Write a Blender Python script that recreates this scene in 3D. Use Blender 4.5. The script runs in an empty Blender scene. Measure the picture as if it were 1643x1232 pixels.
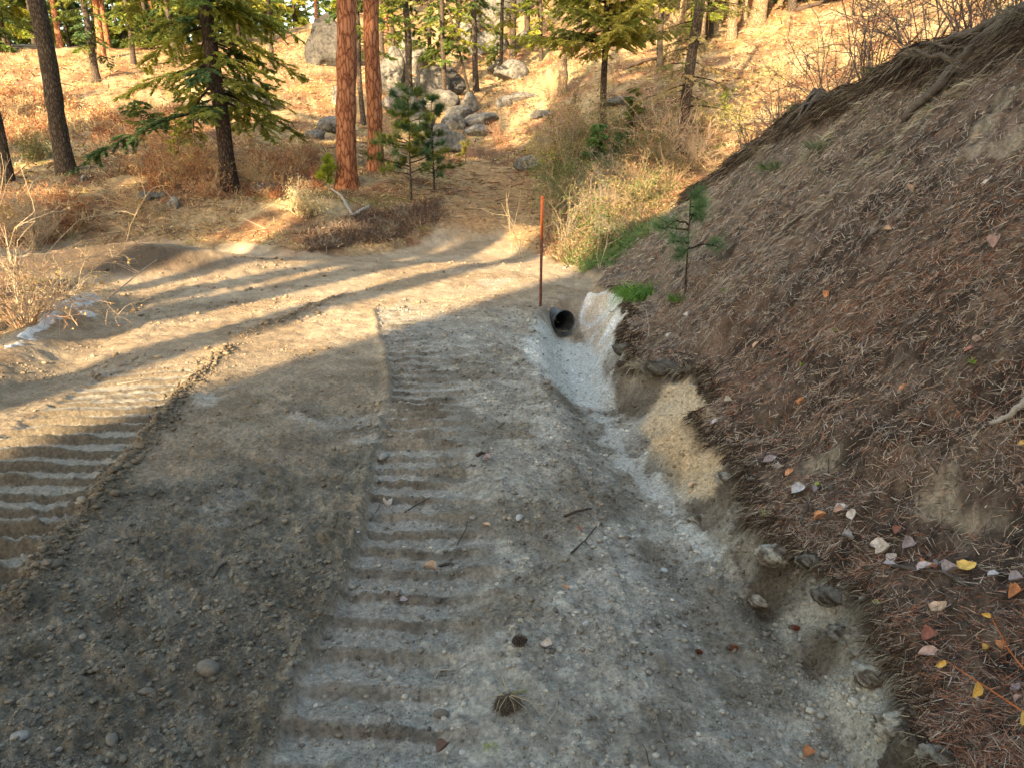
import bpy, math, random
import numpy as np
from math import radians, sin, cos, pi

# ------------------------------------------------------------------ camera
SC = bpy.context.scene
COL = SC.collection
W0, H0, FPX = 1643.0, 1232.0, 1187.0          # photograph size and focal length in its pixels
PITCH = radians(16.0); CH = 1.6
cam_d = bpy.data.cameras.new('camera'); cam = bpy.data.objects.new('camera', cam_d); COL.objects.link(cam)
cam.location = (0, 0, CH); cam.rotation_euler = (radians(90) - PITCH, 0, 0)
cam_d.sensor_width = 36.0; cam_d.lens = 36.0 * FPX / W0
cam_d.clip_start = 0.05; cam_d.clip_end = 1500
SC.camera = cam

# ------------------------------------------------------------------ sky, sun, exposure
SUN_AZ = radians(202.0)     # compass direction the sun stands in (from +Y towards +X): behind the camera, to the left
SUN_EL = radians(21.0)
wd = bpy.data.worlds.new('World'); SC.world = wd; wd.use_nodes = True
nt = wd.node_tree; bg = nt.nodes['Background']
sky = nt.nodes.new('ShaderNodeTexSky'); sky.sky_type = 'NISHITA'; sky.sun_disc = False
sky.sun_elevation = SUN_EL; sky.sun_rotation = SUN_AZ; sky.altitude = 900; sky.air_density = 0.8; sky.dust_density = 2.0; sky.ozone_density = 0.6
tint = nt.nodes.new('ShaderNodeMix'); tint.data_type = 'RGBA'; tint.blend_type = 'MULTIPLY'; tint.inputs[0].default_value = 1
tint.inputs[7].default_value = (1.0, .84, .575, 1)       # the camera's white balance: open shade reads neutral
nt.links.new(sky.outputs[0], tint.inputs[6]); nt.links.new(tint.outputs[2], bg.inputs[0]); bg.inputs[1].default_value = 0.15
sd = bpy.data.lights.new('sun', 'SUN'); sd.energy = 3.0; sd.angle = radians(0.6); sd.color = (1.0, 0.74, 0.42)
so = bpy.data.objects.new('sun', sd); COL.objects.link(so)
so.rotation_euler = (radians(90) - SUN_EL, 0, -SUN_AZ + pi)
so.rotation_euler = (-(radians(90) - SUN_EL), 0, -SUN_AZ)   # light travels away from azimuth SUN_AZ
SC.view_settings.view_transform = 'Standard'; SC.view_settings.look = 'None'
SC.view_settings.gamma = 1; SC.view_settings.exposure = 2.68
SC.render.engine = 'CYCLES'
SC.cycles.max_bounces = 6; SC.cycles.transparent_max_bounces = 4

rng = np.random.default_rng(7)
random.seed(7)

# ------------------------------------------------------------------ small helpers
def sstep(a, b, x):
    t = np.clip((np.asarray(x, float) - a) / (b - a), 0, 1); return t * t * (3 - 2 * t)
def lerp(a, b, t): return a + (b - a) * t

def _hash(ix, iy, seed):
    with np.errstate(over='ignore'):
        h = (ix.astype(np.int64) * 374761393 + iy.astype(np.int64) * 668265263 + seed * 1442695041) & 0xffffffff
        h = ((h ^ (h >> 13)) * 1274126177) & 0xffffffff
        h = h ^ (h >> 16)
    return (h & 0xffffff) / float(0xffffff)
def vnoise(x, y, seed=0):
    x = np.asarray(x, float); y = np.asarray(y, float)
    xi = np.floor(x); yi = np.floor(y); fx = x - xi; fy = y - yi
    fx = fx * fx * (3 - 2 * fx); fy = fy * fy * (3 - 2 * fy)
    a = _hash(xi, yi, seed); b = _hash(xi + 1, yi, seed); c = _hash(xi, yi + 1, seed); d = _hash(xi + 1, yi + 1, seed)
    return (a + (b - a) * fx) * (1 - fy) + (c + (d - c) * fx) * fy
def fbm(x, y, f, octv=4, seed=0):             # about -1..1
    s = 0; a = 1; tot = 0
    for k in range(octv):
        s = s + a * (2 * vnoise(x * f + 13.7 * k, y * f - 7.3 * k, seed + 11 * k) - 1); tot += a; a *= .52; f *= 2.07
    return s / tot * 1.5

def pixdir(px, py):
    u = (px - W0 / 2) / FPX; v = (H0 / 2 - py) / FPX
    return np.array([u, cos(PITCH) + v * sin(PITCH), -sin(PITCH) + v * cos(PITCH)])
def pixz(px, py, z):                          # point of a pixel's ray at height z
    d = pixdir(px, py); t = (z - CH) / d[2]; return np.array([0, 0, CH]) + d * t
def pixY(px, py, Y):                          # point of a pixel's ray at distance Y
    d = pixdir(px, py); return np.array([0, 0, CH]) + d * (Y / d[1])

# ------------------------------------------------------------------ terrain height
K = lambda *a: (np.array(a[0::2], float), np.array(a[1::2], float))
XS = K(-5,.45, 2.6,.45, 3.3,.42, 4.2,.35, 5.15,.28, 5.7,.25, 7.3,.22, 8.6,.30, 9.2,.42, 9.6,.8, 12,1.0, 14,1.2)
XD = K(-5,.95, 1.7,.96, 2.4,.90, 3.0,.87, 3.7,.78, 4.7,.72, 6,.68, 7.6,.68, 8.9,.70, 9.4,.8, 9.9,1.0, 12,1.2, 14,1.4)
ZD = K(-5,-.08, 2.4,-.08, 3,-.10, 3.7,-.12, 4.7,-.18, 6,-.26, 7.6,-.36, 8.9,-.43, 9.15,-.36, 9.4,-.10, 9.6,0, 14,0)
XT = K(-5,1.0, 2.0,1.02, 2.6,1.02, 3.3,.94, 4.2,.86, 5.15,.88, 5.7,.82, 7.3,.90, 8.3,.92, 8.85,.90, 9.3,.86, 9.9,1.12, 12,1.3, 14,1.5)
ZT = K(-5,-.05, 2.6,-.05, 3.3,-.08, 4.2,-.12, 5.15,-.15, 5.7,-.2, 7.3,-.31, 8.85,-.38, 9.15,-.33, 9.5,.0, 12,.02, 14,.05)
XE = K(-5,1.09, 1.56,1.09, 2.03,1.15, 2.62,1.2, 3.29,1.10, 4.23,1.16, 5.15,1.30, 5.7,1.02, 7.3,1.14, 8.0,1.34, 8.85,1.40, 9.3,1.32, 9.9,1.2, 12,1.4, 14,1.6)
ZE = K(-5,.12, 2.62,.12, 3.29,.08, 4.23,.10, 5.15,.16, 5.7,.05, 7.3,.08, 8.3,.20, 8.85,.20, 9.9,.1, 12,.08, 14,.1)
XB = K(-5,1.9, 1.5,1.85, 2.24,1.72, 2.7,1.63, 3.3,1.48, 4.0,1.34, 5.15,1.42, 5.7,1.28, 7.3,1.34, 8.85,1.55, 9.9,1.4, 12,1.5, 14,1.8)
ZB = K(-5,.36, 2.7,.34, 3.3,.28, 4.0,.22, 5.15,.26, 5.7,.24, 7.3,.2, 8.85,.22, 12,.18, 14,.2)
HB = K(-5,.13, 3.3,.12, 4.2,.06, 5.2,.0, 14,.0)
XC = K(-5,3.8, 5.87,3.7, 7,3.7, 8.07,3.62, 9.25,3.45, 10.9,3.2, 12.35,3.0, 14,3.2)
ZC = K(-5,2.72, 5.87,2.66, 7,2.60, 8.07,2.50, 9.25,2.26, 10.9,1.84, 12.35,1.34, 14,.95)
def kk(t, y): return np.interp(y, t[0], t[1])

def loft(x, y):
    yy = y + .10 * (vnoise(y * 1.3, x * .6, 5) - .5)
    ew = .13 * (fbm(y, x * 0, 2.1, 3, 31)) + .05 * fbm(y, x * .5, 9, 2, 33)
    xs = kk(XS, yy); xd = kk(XD, yy); xt = kk(XT, yy); xe = kk(XE, yy) + ew; xb = kk(XB, yy) + ew * .8 + .02
    xb = np.maximum(xb, xe + .06); xt = np.minimum(xt + ew * .5, xe - .04)
    zd = kk(ZD, yy); zt = kk(ZT, yy); ze = kk(ZE, yy); zb = kk(ZB, yy); hb = kk(HB, yy)
    xc = kk(XC, yy) + .14 * fbm(y, x * 0, 1.1, 3, 41); zc = kk(ZC, yy) + .07 * fbm(y, x * 0, 1.4, 3, 43)
    KX = [xs, xd - .10, xd + .06, xt, xe, xb, xb + .07, xc - .06, xc + .05, xc + 5, xc + 60]
    KZ = [0 * zd - .01, zd, zd, zt, ze, zb, zb + hb, zc - .17, zc + .04, zc + .7, zc + 3]
    z = np.zeros_like(x)
    for i in range(len(KX) - 1):
        t = (x - KX[i]) / np.maximum(KX[i + 1] - KX[i], .02)
        if i in (0,): t2 = np.clip(t, 0, 1); t2 = t2 * t2 * (3 - 2 * t2)
        else: t2 = np.clip(t, 0, 1)
        z = np.where(x >= KX[i], lerp(KZ[i], KZ[i + 1], t2), z)
    return z

# far terrain: thin-plate spline through measured points (pixel x, pixel y, distance)
FAR = [(-250,420,12.5),(-200,330,18),(-200,220,30),(-200,100,50),
 (0,420,14),(0,360,17),(0,300,20),(0,235,28),(0,150,38),(0,78,54),
 (130,395,16.6),(100,287,20.5),(150,225,28),(150,145,38),(150,82,54),
 (250,400,16.5),(250,330,18.5),(340,402,16.2),(370,308,19.5),(370,250,25),(300,205,30),(350,130,40),(330,85,56),(460,45,66),
 (470,414,14.4),(480,335,17.2),(560,400,15.6),(560,303,19.5),(610,285,21),(500,240,28),(500,175,37),(520,108,45),(570,60,56),
 (650,372,17),(690,320,19.3),(700,240,30),(650,155,40),(720,95,50),(680,30,60),
 (740,352,18),(840,390,16.6),(780,325,20.5),(760,292,25),(775,265,31),(800,215,36),(800,135,46),(800,60,56),(820,-30,70),
 (920,405,15),(900,345,18.5),(900,295,23),(900,235,29),(900,175,35),(900,100,43),(950,30,52),
 (1000,335,18.5),(1000,275,21.5),(980,222,25),(1030,165,31),(1060,108,37),(1060,40,47),
 (1060,330,17),(1100,245,21.5),(1150,195,25),(1200,125,30),(1300,85,31),(1300,30,39),(1400,35,33),(1460,0,36),(1640,-70,36)]
P = []; Zc = []
for a in FAR:
    q = pixY(*a); P.append(q[:2]); Zc.append(q[2])
for Y in (11.5, 13):
    for X in (-20, -12, -7, -4, -1.5, 0.5, 1.6, 2.4, 3.4, 6, 10, 18):
        P.append((X, Y)); Zc.append(float(loft(np.array([float(X)]), np.array([float(Y)]))[0]))
for X, Y, Z in ((-45,15,.6),(-45,35,4),(-60,60,9),(40,15,6),(45,35,11),(55,60,18),(-60,110,11),(-20,110,12),(10,110,19),(50,110,22),
                (-70,220,12),(0,220,18),(70,220,20),(-30,80,11.2),(0,85,17.5),(25,80,19)):
    P.append((X, Y)); Zc.append(Z)
P = np.array(P, float); Zc = np.array(Zc, float)
def _U(r2): return r2 * np.log(r2 + 1e-9)
def _tps():
    n = len(P); S = 10.0; p = P / S
    r2 = ((p[:, None] - p[None]) ** 2).sum(2); A = _U(r2) + np.eye(n) * 2e-3
    Q = np.c_[np.ones(n), p]; M = np.block([[A, Q], [Q.T, np.zeros((3, 3))]])
    return np.linalg.solve(M, np.r_[Zc, 0, 0, 0])
TW = _tps()
def tps(x, y):
    out = TW[-3] + TW[-2] * x / 10 + TW[-1] * y / 10
    for i in range(len(P)):
        out = out + TW[i] * _U(((x - P[i, 0]) ** 2 + (y - P[i, 1]) ** 2) / 100)
    return out

def base(x, y):
    b = sstep(12.6, 14.6, y)
    z = np.where(b < 1, loft(x, np.minimum(y, 15)), 0)
    m = b > 0
    if m.any():
        zt = np.zeros_like(z); zt[m] = tps(x[m], y[m]); z = z * (1 - b) + zt * b
    return z
# wheel/track imprints -------------------------------------------------
T1C = K(1.2,-.33, 2.0,-.36, 2.45,-.36, 3.0,-.36, 3.6,-.44, 4.6,-.55, 5.3,-.62, 5.9,-.72, 7,-.98, 8.7,-1.38, 9.1,-1.46)   # centre of the crawler track
T1W = K(1.2,.34, 3.0,.32, 4.0,.30, 4.6,.28, 5.9,.27, 7.0,.26, 9.1,.22)
T2C = K(2.0,-2.35, 3.25,-2.55, 4.3,-2.75, 5.7,-3.0, 7.5,-3.1)
T2W = K(2.0,.45, 5.7,.40, 7.5,.3)
def saw(p):
    p = p - np.floor(p)
    return np.where(p < .13, sstep(0, .13, p), 1 - sstep(.13, .8, p) * .9 - .1 * sstep(.8, 1, p))
def track_masks(x, y):
    wob = .015 * fbm(x, y, 5, 2, 71)
    d1 = np.abs(x - kk(T1C, y) + wob) - kk(T1W, y)
    m1 = (1 - sstep(-.015, .02, d1)) * sstep(1.1, 1.3, y) * (1 - sstep(8.8, 9.1, y))
    left1 = x < kk(T1C, y)
    m1s = np.where(left1, m1, (1 - sstep(-.20, .05, d1 + .10 * fbm(x, y, 2.6, 3, 73))) * sstep(1.1, 1.3, y) * (1 - sstep(8.8, 9.1, y)))
    d2 = np.abs(x - kk(T2C, y) + wob) - kk(T2W, y)
    m2 = (1 - sstep(-.03, .05, d2)) * sstep(2.0, 2.4, y) * (1 - sstep(5.6, 6.6, y))
    return m1s, m2, d1, d2
def phases(x, y):
    p1 = y / .185 + .09 * fbm(x, y, 2.5, 2, 81) + .03 * fbm(x, y, 11, 2, 82) * (y < 4) + .06 * (x + .4) / .3
    p2 = (y - .05 * x) / .20 + .10 * fbm(x, y, 1.8, 2, 83)
    return p1, p2
def shade_hill_q(x, y): return .927 * x - .375 * y + 5.85
def features(x, y):
    m1, m2, d1, d2 = track_masks(x, y); p1, p2 = phases(x, y)
    patch = .45 + .75 * sstep(-.25, .3, fbm(x, y, 1.1, 2, 91)) + .35 * sstep(4.4, 5.2, y)
    worn = np.where(y > 3.0, 1, .8)
    z = m1 * (-.040 * (1 - .5 * sstep(4, 7, y)) + .062 * saw(p1) * patch * worn * (1 - .72 * sstep(3.6, 6.2, y)) * (1 + .25 * fbm(x, y, 12, 2, 95)))
    z = z + m2 * (-.035 + .060 * (1 - .5 * sstep(3.2, 5.5, y)) * saw(p2) * (.5 + .6 * sstep(-.4, .3, fbm(x, y, 1.7, 3, 97))))
    # pushed up ridge along the inner edge of each track
    z = z + .022 * np.exp(-((d1 - .04) / .035) ** 2) * (x < kk(T1C, y)) * sstep(1.1, 1.3, y) * (1 - sstep(8, 9, y))
    z = z + .032 * np.exp(-((d2 - .06) / .06) ** 2) * (x > kk(T2C, y)) * sstep(2.2, 2.6, y) * (1 - sstep(6.5, 7.2, y)) * (.7 + .5 * fbm(x, y, 4, 2, 5))
    road = (1 - sstep(.3, .7, x - kk(XS, y))) * (1 - sstep(13, 15, y))
    # soft ruts and undulation on the road
    z = z + road * (.030 * fbm(x, y * .35, .8, 3, 101) + .012 * fbm(x, y, 3.2, 3, 103) + (.004 + .012 * sstep(5, 8, y)) * fbm(x * 1.3, y, 6, 3, 105))
    # berm left of the road, and the bank behind it
    z = z + .42 * np.exp(-(((x + 6.6) / 2.0) ** 2 + ((y - 13.0) / 1.0) ** 2))
    # low verge ridge at the left edge
    e = x - np.interp(y, [2, 5.9, 9.2, 11], [-4.0, -4.35, -5.3, -6.0])
    z = z + .10 * np.exp(-(e / .35) ** 2) * sstep(4, 6, y) * (1 - sstep(9.5, 10.5, y)) - .05 * np.exp(-((e - .55) / .3) ** 2) * sstep(4, 6, y) * (1 - sstep(9.5, 10.5, y))
    # ridge of loose soil running out of the shade
    rl = x - np.interp(y, [7.2, 9.9], [-2.75, -2.25]); z = z + .03 * np.exp(-(rl / .08) ** 2) * sstep(7.0, 7.6, y) * (1 - sstep(9.6, 10, y))
    # small scarp where the left bank was cut
    toe = np.interp(x, [-12, -9.8, -6.6, -4.2, -2.6, -1.7], [17, 16.8, 16.2, 14.4, 15.6, 17.4]) + .25 * fbm(x, y * 0, .9, 3, 15)
    z = z + .09 * sstep(0, .3, y - toe) * (1 - sstep(.3, 3.5, y - toe)) * sstep(-12, -9, x) * (1 - sstep(-2.2, -1.2, x))
    hx_, hy_ = 1.04, 2.62
    z = z - .10 * np.exp(-(((x - hx_) / .09) ** 2 + ((y - hy_) / .22) ** 2))
    # unseen rise behind the photographer, added and shaped to shade the road
    z = z + 17 * sstep(-5, -22, y) * sstep(-.6, 3.4, shade_hill_q(x, y) + .7 * fbm(x, y, .2, 2, 9))
    return z
def rough(x, y):
    r = np.hypot(x, y)
    bank = sstep(-.02, .08, x - kk(XE, y)) * (1 - sstep(13.5, 16, y))
    d1 = track_masks(x, y)[2]
    dark = sstep(.02, .05, d1) * (x < kk(T1C, y)) * (1 - sstep(5.0, 6.5, y)) * (1 - sstep(.3, .9, kk(T1C, y) - 1.4 - x)*.4)
    n1 = fbm(x, y, 14, 3, 201); n2 = fbm(x, y, 38, 2, 203); n3 = np.abs(fbm(x, y, 22, 3, 205))
    z = .0045 * n1 + .0025 * n2
    z = z + dark * (.013 * n1 + .010 * n2 + .014 * n3) * (1 - .5 * sstep(3.2, 4.5, y))
    z = z + bank * (.035 * fbm(x, y, 3.5, 4, 207) + .030 * n1 + .012 * n2)
    face = sstep(-.02, .03, x - kk(XT, y)) * (1 - sstep(-.02, .05, x - kk(XE, y))) * (1 - sstep(9.6, 10, y))
    wl = sstep(-.02, .04, x - kk(XT, y)) * (1 - sstep(-.04, .05, x - kk(XE, y))) * sstep(7.4, 7.9, y) * (1 - sstep(9.5, 9.8, y))
    z = z + wl * (.035 * np.sin((y + .25 * x) * 2 * pi / .19 + 1.5 * fbm(x, y, 2, 2, 221)) + .02 * fbm(x, y, 5, 3, 223))
    z = z + face * (.05 * fbm(x, y, 6, 4, 209))
    cen = sstep(.0, .1, d1) * (x > kk(T1C, y)) * (1 - bank)
    z = z + track_masks(x, y)[0] * (.004 * n1 + .004 * n2)
    z = z + cen * (.006 * n1 + .004 * n2 + .016 * fbm(x, y, 4.0, 3, 211)) * (1 - sstep(6, 9, y))
    far = sstep(14, 18, y)
    z = z + far * (.16 * fbm(x, y, .35, 3, 213) + .06 * fbm(x, y, 1.6, 3, 215))
    return z
def Hs(x, y):                                 # smooth ground
    return base(x, y) + features(x, y)
def Hf(x, y): return Hs(x, y) + rough(x, y)
def hgt(x, y): return float(Hf(np.array([float(x)]), np.array([float(y)]))[0])
_ts = np.exp(np.linspace(math.log(.9), math.log(150), 1400))
def ground(px, py):                           # where a pixel's ray meets the ground
    d = pixdir(px, py); X = d[0] * _ts; Y = d[1] * _ts; Z = CH + d[2] * _ts
    g = Z - Hs(X, Y); i = int(np.argmax(g < 0))
    if g[i] >= 0: i = len(_ts) - 1
    a = max(i - 1, 0); f = g[a] / (g[a] - g[i] + 1e-9); t = _ts[a] + (_ts[i] - _ts[a]) * min(max(f, 0), 1)
    x, y = d[0] * t, d[1] * t
    return np.array([x, y, hgt(x, y)])
def normal(x, y, e=.06):
    dx = (Hs(x + e, y) - Hs(x - e, y)) / (2 * e); dy = (Hs(x, y + e) - Hs(x, y - e)) / (2 * e)
    n = np.stack([-dx, -dy, np.ones_like(dx)], -1); return n / np.linalg.norm(n, axis=-1, keepdims=True)

# ------------------------------------------------------------------ mesh + object helpers
def mkmesh(name, V, F, col=None, mat=None, smooth=False):
    V = np.asarray(V, np.float32); Fs = F if isinstance(F, (list, tuple)) else [F]
    Fs = [np.asarray(f, np.int32) for f in Fs if len(f)]
    me = bpy.data.meshes.new(name); me.vertices.add(len(V)); me.vertices.foreach_set('co', V.ravel())
    loops = np.concatenate([f.ravel() for f in Fs]); npoly = sum(len(f) for f in Fs)
    starts = []; o = 0
    for f in Fs: starts.append(o + np.arange(len(f)) * f.shape[1]); o += f.size
    me.loops.add(len(loops)); me.loops.foreach_set('vertex_index', loops)
    me.polygons.add(npoly); me.polygons.foreach_set('loop_start', np.concatenate(starts).astype(np.int32))
    me.update(calc_edges=True)
    if smooth: me.polygons.foreach_set('use_smooth', np.ones(npoly, bool))
    if col is not None:
        a = me.color_attributes.new('Col', 'FLOAT_COLOR', 'POINT')
        c = np.ones((len(V), 4), np.float32); c[:, :3] = np.clip(col, 0, 1); a.data.foreach_set('color', c.ravel())
    if mat: me.materials.append(mat)
    return me
def ob(name, me, parent=None, loc=None):
    o = bpy.data.objects.new(name, me); COL.objects.link(o)
    if parent: o.parent = parent
    if loc is not None: o.location = [float(v) for v in loc]
    return o
def tag(o, label, cat, group=None, kind=None):
    if label: o['label'] = label
    if cat: o['category'] = cat
    if group: o['group'] = group
    if kind: o['kind'] = kind
    return o
def thing(name, label, cat, loc=(0, 0, 0), group=None):
    o = bpy.data.objects.new(name, None); COL.objects.link(o); o.location = [float(v) for v in loc]; o.empty_display_size = .2
    return tag(o, label, cat, group)
def dup(root, loc, rot=None, scale=None, label=None, cat=None, group=None):
    r = root.copy(); COL.objects.link(r); r.location = [float(v) for v in loc]
    if rot is not None: r.rotation_euler = rot
    if scale is not None: r.scale = (scale,) * 3 if np.isscalar(scale) else scale
    if label: r['label'] = label
    if cat: r['category'] = cat
    if group: r['group'] = group
    elif 'group' in r: del r['group']
    for ch in list(root.children):
        c = ch.copy(); COL.objects.link(c); c.parent = r
        for g in ch.children:
            d = g.copy(); COL.objects.link(d); d.parent = c
    return r
class MB:                                      # gathers triangles and quads
    def __init__(s): s.v = []; s.t = []; s.q = []; s.c = []; s.n = 0
    def add(s, V, T=None, Q=None, C=None):
        V = np.asarray(V, float).reshape(-1, 3); s.v.append(V)
        if T is not None and len(T): s.t.append(np.asarray(T) + s.n)
        if Q is not None and len(Q): s.q.append(np.asarray(Q) + s.n)
        C = np.ones(3) if C is None else np.asarray(C, float)
        s.c.append(np.broadcast_to(C, (len(V), 3))); s.n += len(V)
    def tube(s, pts, rad, sides=6, C=None, cap=True):
        pts = np.asarray(pts, float); n = len(pts); rad = np.broadcast_to(np.asarray(rad, float), (n,))
        tg = np.gradient(pts, axis=0); tg /= np.linalg.norm(tg, axis=1, keepdims=True) + 1e-9
        ref = np.array([0, 0, 1.]) if abs(tg[0, 2]) < .8 else np.array([1., 0, 0])
        a = np.cross(tg, ref); a /= np.linalg.norm(a, axis=1, keepdims=True) + 1e-9; b = np.cross(tg, a)
        th = np.arange(sides) * 2 * pi / sides
        V = pts[:, None] + rad[:, None, None] * (np.cos(th)[None, :, None] * a[:, None] + np.sin(th)[None, :, None] * b[:, None])
        i = np.arange(n - 1)[:, None] * sides; j = np.arange(sides)[None]; k = (j + 1) % sides
        Q = np.stack([i + j, i + k, i + sides + k, i + sides + j], -1).reshape(-1, 4)
        V = V.reshape(-1, 3); T = None
        if cap:
            V = np.r_[V, pts[:1], pts[-1:]]; m = n * sides; jj = np.arange(sides); kk_ = (jj + 1) % sides
            T = np.r_[np.stack([np.full(sides, m), kk_, jj], -1), np.stack([np.full(sides, m + 1), (n - 1) * sides + jj, (n - 1) * sides + kk_], -1)]
        if C is not None and np.ndim(C) == 2: C = np.r_[np.repeat(C, sides, 0), C[:1], C[-1:]] if cap else np.repeat(C, sides, 0)
        s.add(V, T, Q, C)
    def strands(s, P, D, L, Wd, C, bend=None):
        """thin pointed blades: base P, direction D, length L, width Wd; bend = drop at the tip"""
        P = np.asarray(P, float); n = len(P); D = D / (np.linalg.norm(D, axis=1, keepdims=True) + 1e-9)
        R = rng.normal(size=(n, 3)); S = np.cross(D, R); S /= np.linalg.norm(S, axis=1, keepdims=True) + 1e-9
        L = np.broadcast_to(L, (n,))[:, None]; w = np.broadcast_to(Wd, (n,))[:, None] * .5
        C = np.broadcast_to(C, (n, 3))
        if bend is None:
            V = np.stack([P - S * w, P + S * w, P + D * L], 1); T = np.arange(3 * n).reshape(n, 3)
            s.add(V, T, None, np.repeat(C, 3, 0))
        else:
            bz = np.broadcast_to(bend, (n,))[:, None] * np.array([[0, 0, -1.]])
            M = P + D * L * .55 + bz * .22 * L; E = P + D * L + bz * L
            V = np.stack([P - S * w, P + S * w, M + S * w * .8, M - S * w * .8, E], 1)
            b = np.arange(n)[:, None] * 5
            s.add(V, b + np.array([[3, 2, 4]]), b + np.array([[0, 1, 2, 3]]), np.repeat(C, 5, 0))
    def mesh(s, name, mat, smooth=False, color=True):
        V = np.concatenate(s.v); F = []
        if s.t: F.append(np.concatenate(s.t))
        if s.q: F.append(np.concatenate(s.q))
        return mkmesh(name, V, F, np.concatenate(s.c) if color else None, mat, smooth)

# ------------------------------------------------------------------ materials
def newmat(name):
    m = bpy.data.materials.new(name); m.use_nodes = True; n = m.node_tree.nodes; b = n['Principled BSDF']
    return m, m.node_tree, n, b
def N(nt, typ, **kw):
    n = nt.nodes.new(typ)
    for k, v in kw.items():
        if k in n.inputs: n.inputs[k].default_value = v
        else: setattr(n, k, v)
    return n
def noise(nt, scale, detail=4, rough=.6, coord=None):
    t = N(nt, 'ShaderNodeTexNoise'); t.inputs['Scale'].default_value = scale; t.inputs['Detail'].default_value = detail; t.inputs['Roughness'].default_value = rough
    if coord is not None: nt.links.new(coord, t.inputs['Vector'])
    return t
def ramp(nt, fac, stops):
    r = nt.nodes.new('ShaderNodeValToRGB'); el = r.color_ramp.elements
    while len(el) < len(stops): el.new(.5)
    for e, (p, c) in zip(el, stops): e.position = p; e.color = (c[0], c[1], c[2], 1)
    nt.links.new(fac, r.inputs[0]); return r
def mixc(nt, mode, a, b, fac=1.0):
    m = nt.nodes.new('ShaderNodeMix'); m.data_type = 'RGBA'; m.blend_type = mode
    for i, v in ((0, fac), (6, a), (7, b)):
        if hasattr(v, 'links') or hasattr(v, 'is_linked'): nt.links.new(v, m.inputs[i])
        else: m.inputs[i].default_value = v if i == 0 else (*v[:3], 1)
    return m.outputs[2]
def vcol_mat(name, rough=.9, transl=0.0, var=.0, nscale=0, namp=.3, bump=None, spec=.2):
    m, nt, n, b = newmat(name); at = N(nt, 'ShaderNodeVertexColor'); at.layer_name = 'Col'; c = at.outputs[0]
    geo = N(nt, 'ShaderNodeNewGeometry')
    if nscale:
        t = noise(nt, nscale, 5, .65, geo.outputs['Position']); r = ramp(nt, t.outputs[0], [(.3, (1 - namp,) * 3), (.7, (1 + namp,) * 3)])
        c = mixc(nt, 'MULTIPLY', c, r.outputs[0])
    if var:
        oi = N(nt, 'ShaderNodeObjectInfo'); r = ramp(nt, oi.outputs['Random'], [(0, (1 - var, 1 - var, 1 - var)), (1, (1 + var, 1 + var * .8, 1))])
        c = mixc(nt, 'MULTIPLY', c, r.outputs[0])
    nt.links.new(c, b.inputs['Base Color']); b.inputs['Roughness'].default_value = rough; b.inputs['Specular IOR Level'].default_value = spec
    if bump:
        prev = None
        for sc, st, ds in bump:
            t = noise(nt, sc, 6, .7, geo.outputs['Position']); bp = N(nt, 'ShaderNodeBump'); bp.inputs['Strength'].default_value = st; bp.inputs['Distance'].default_value = ds
            nt.links.new(t.outputs[0], bp.inputs['Height'])
            if prev: nt.links.new(prev.outputs[0], bp.inputs['Normal'])
            prev = bp
        nt.links.new(prev.outputs[0], b.inputs['Normal'])
    if transl:
        tr = N(nt, 'ShaderNodeBsdfTranslucent'); nt.links.new(c, tr.inputs[0]); mx = N(nt, 'ShaderNodeMixShader'); mx.inputs[0].default_value = transl
        nt.links.new(b.outputs[0], mx.inputs[1]); nt.links.new(tr.outputs[0], mx.inputs[2]); nt.links.new(mx.outputs[0], n['Material Output'].inputs[0])
    return m
M_ground = vcol_mat('earth', .95, nscale=55, namp=.42, bump=[(28, .9, .02), (160, .9, .006)], spec=.15)
M_floor = vcol_mat('forest_litter_ground', .95, nscale=9, namp=.45, bump=[(6, .9, .06), (30, .8, .03)], spec=.1)
M_litter = vcol_mat('dry_litter', .85, .08, spec=.15)
M_grass = vcol_mat('grass_blades', .7, .25, spec=.2)
M_needle = vcol_mat('conifer_needles', .6, .42, var=.14, spec=.25)
M_clod = vcol_mat('clods', .95, nscale=120, namp=.3, bump=[(150, .6, .004)], spec=.15)
M_twig = vcol_mat('twigs', .85, spec=.2)
M_snow = vcol_mat('old_snow', .6, nscale=25, namp=.08, bump=[(40, .5, .02)], spec=.4)
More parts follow.
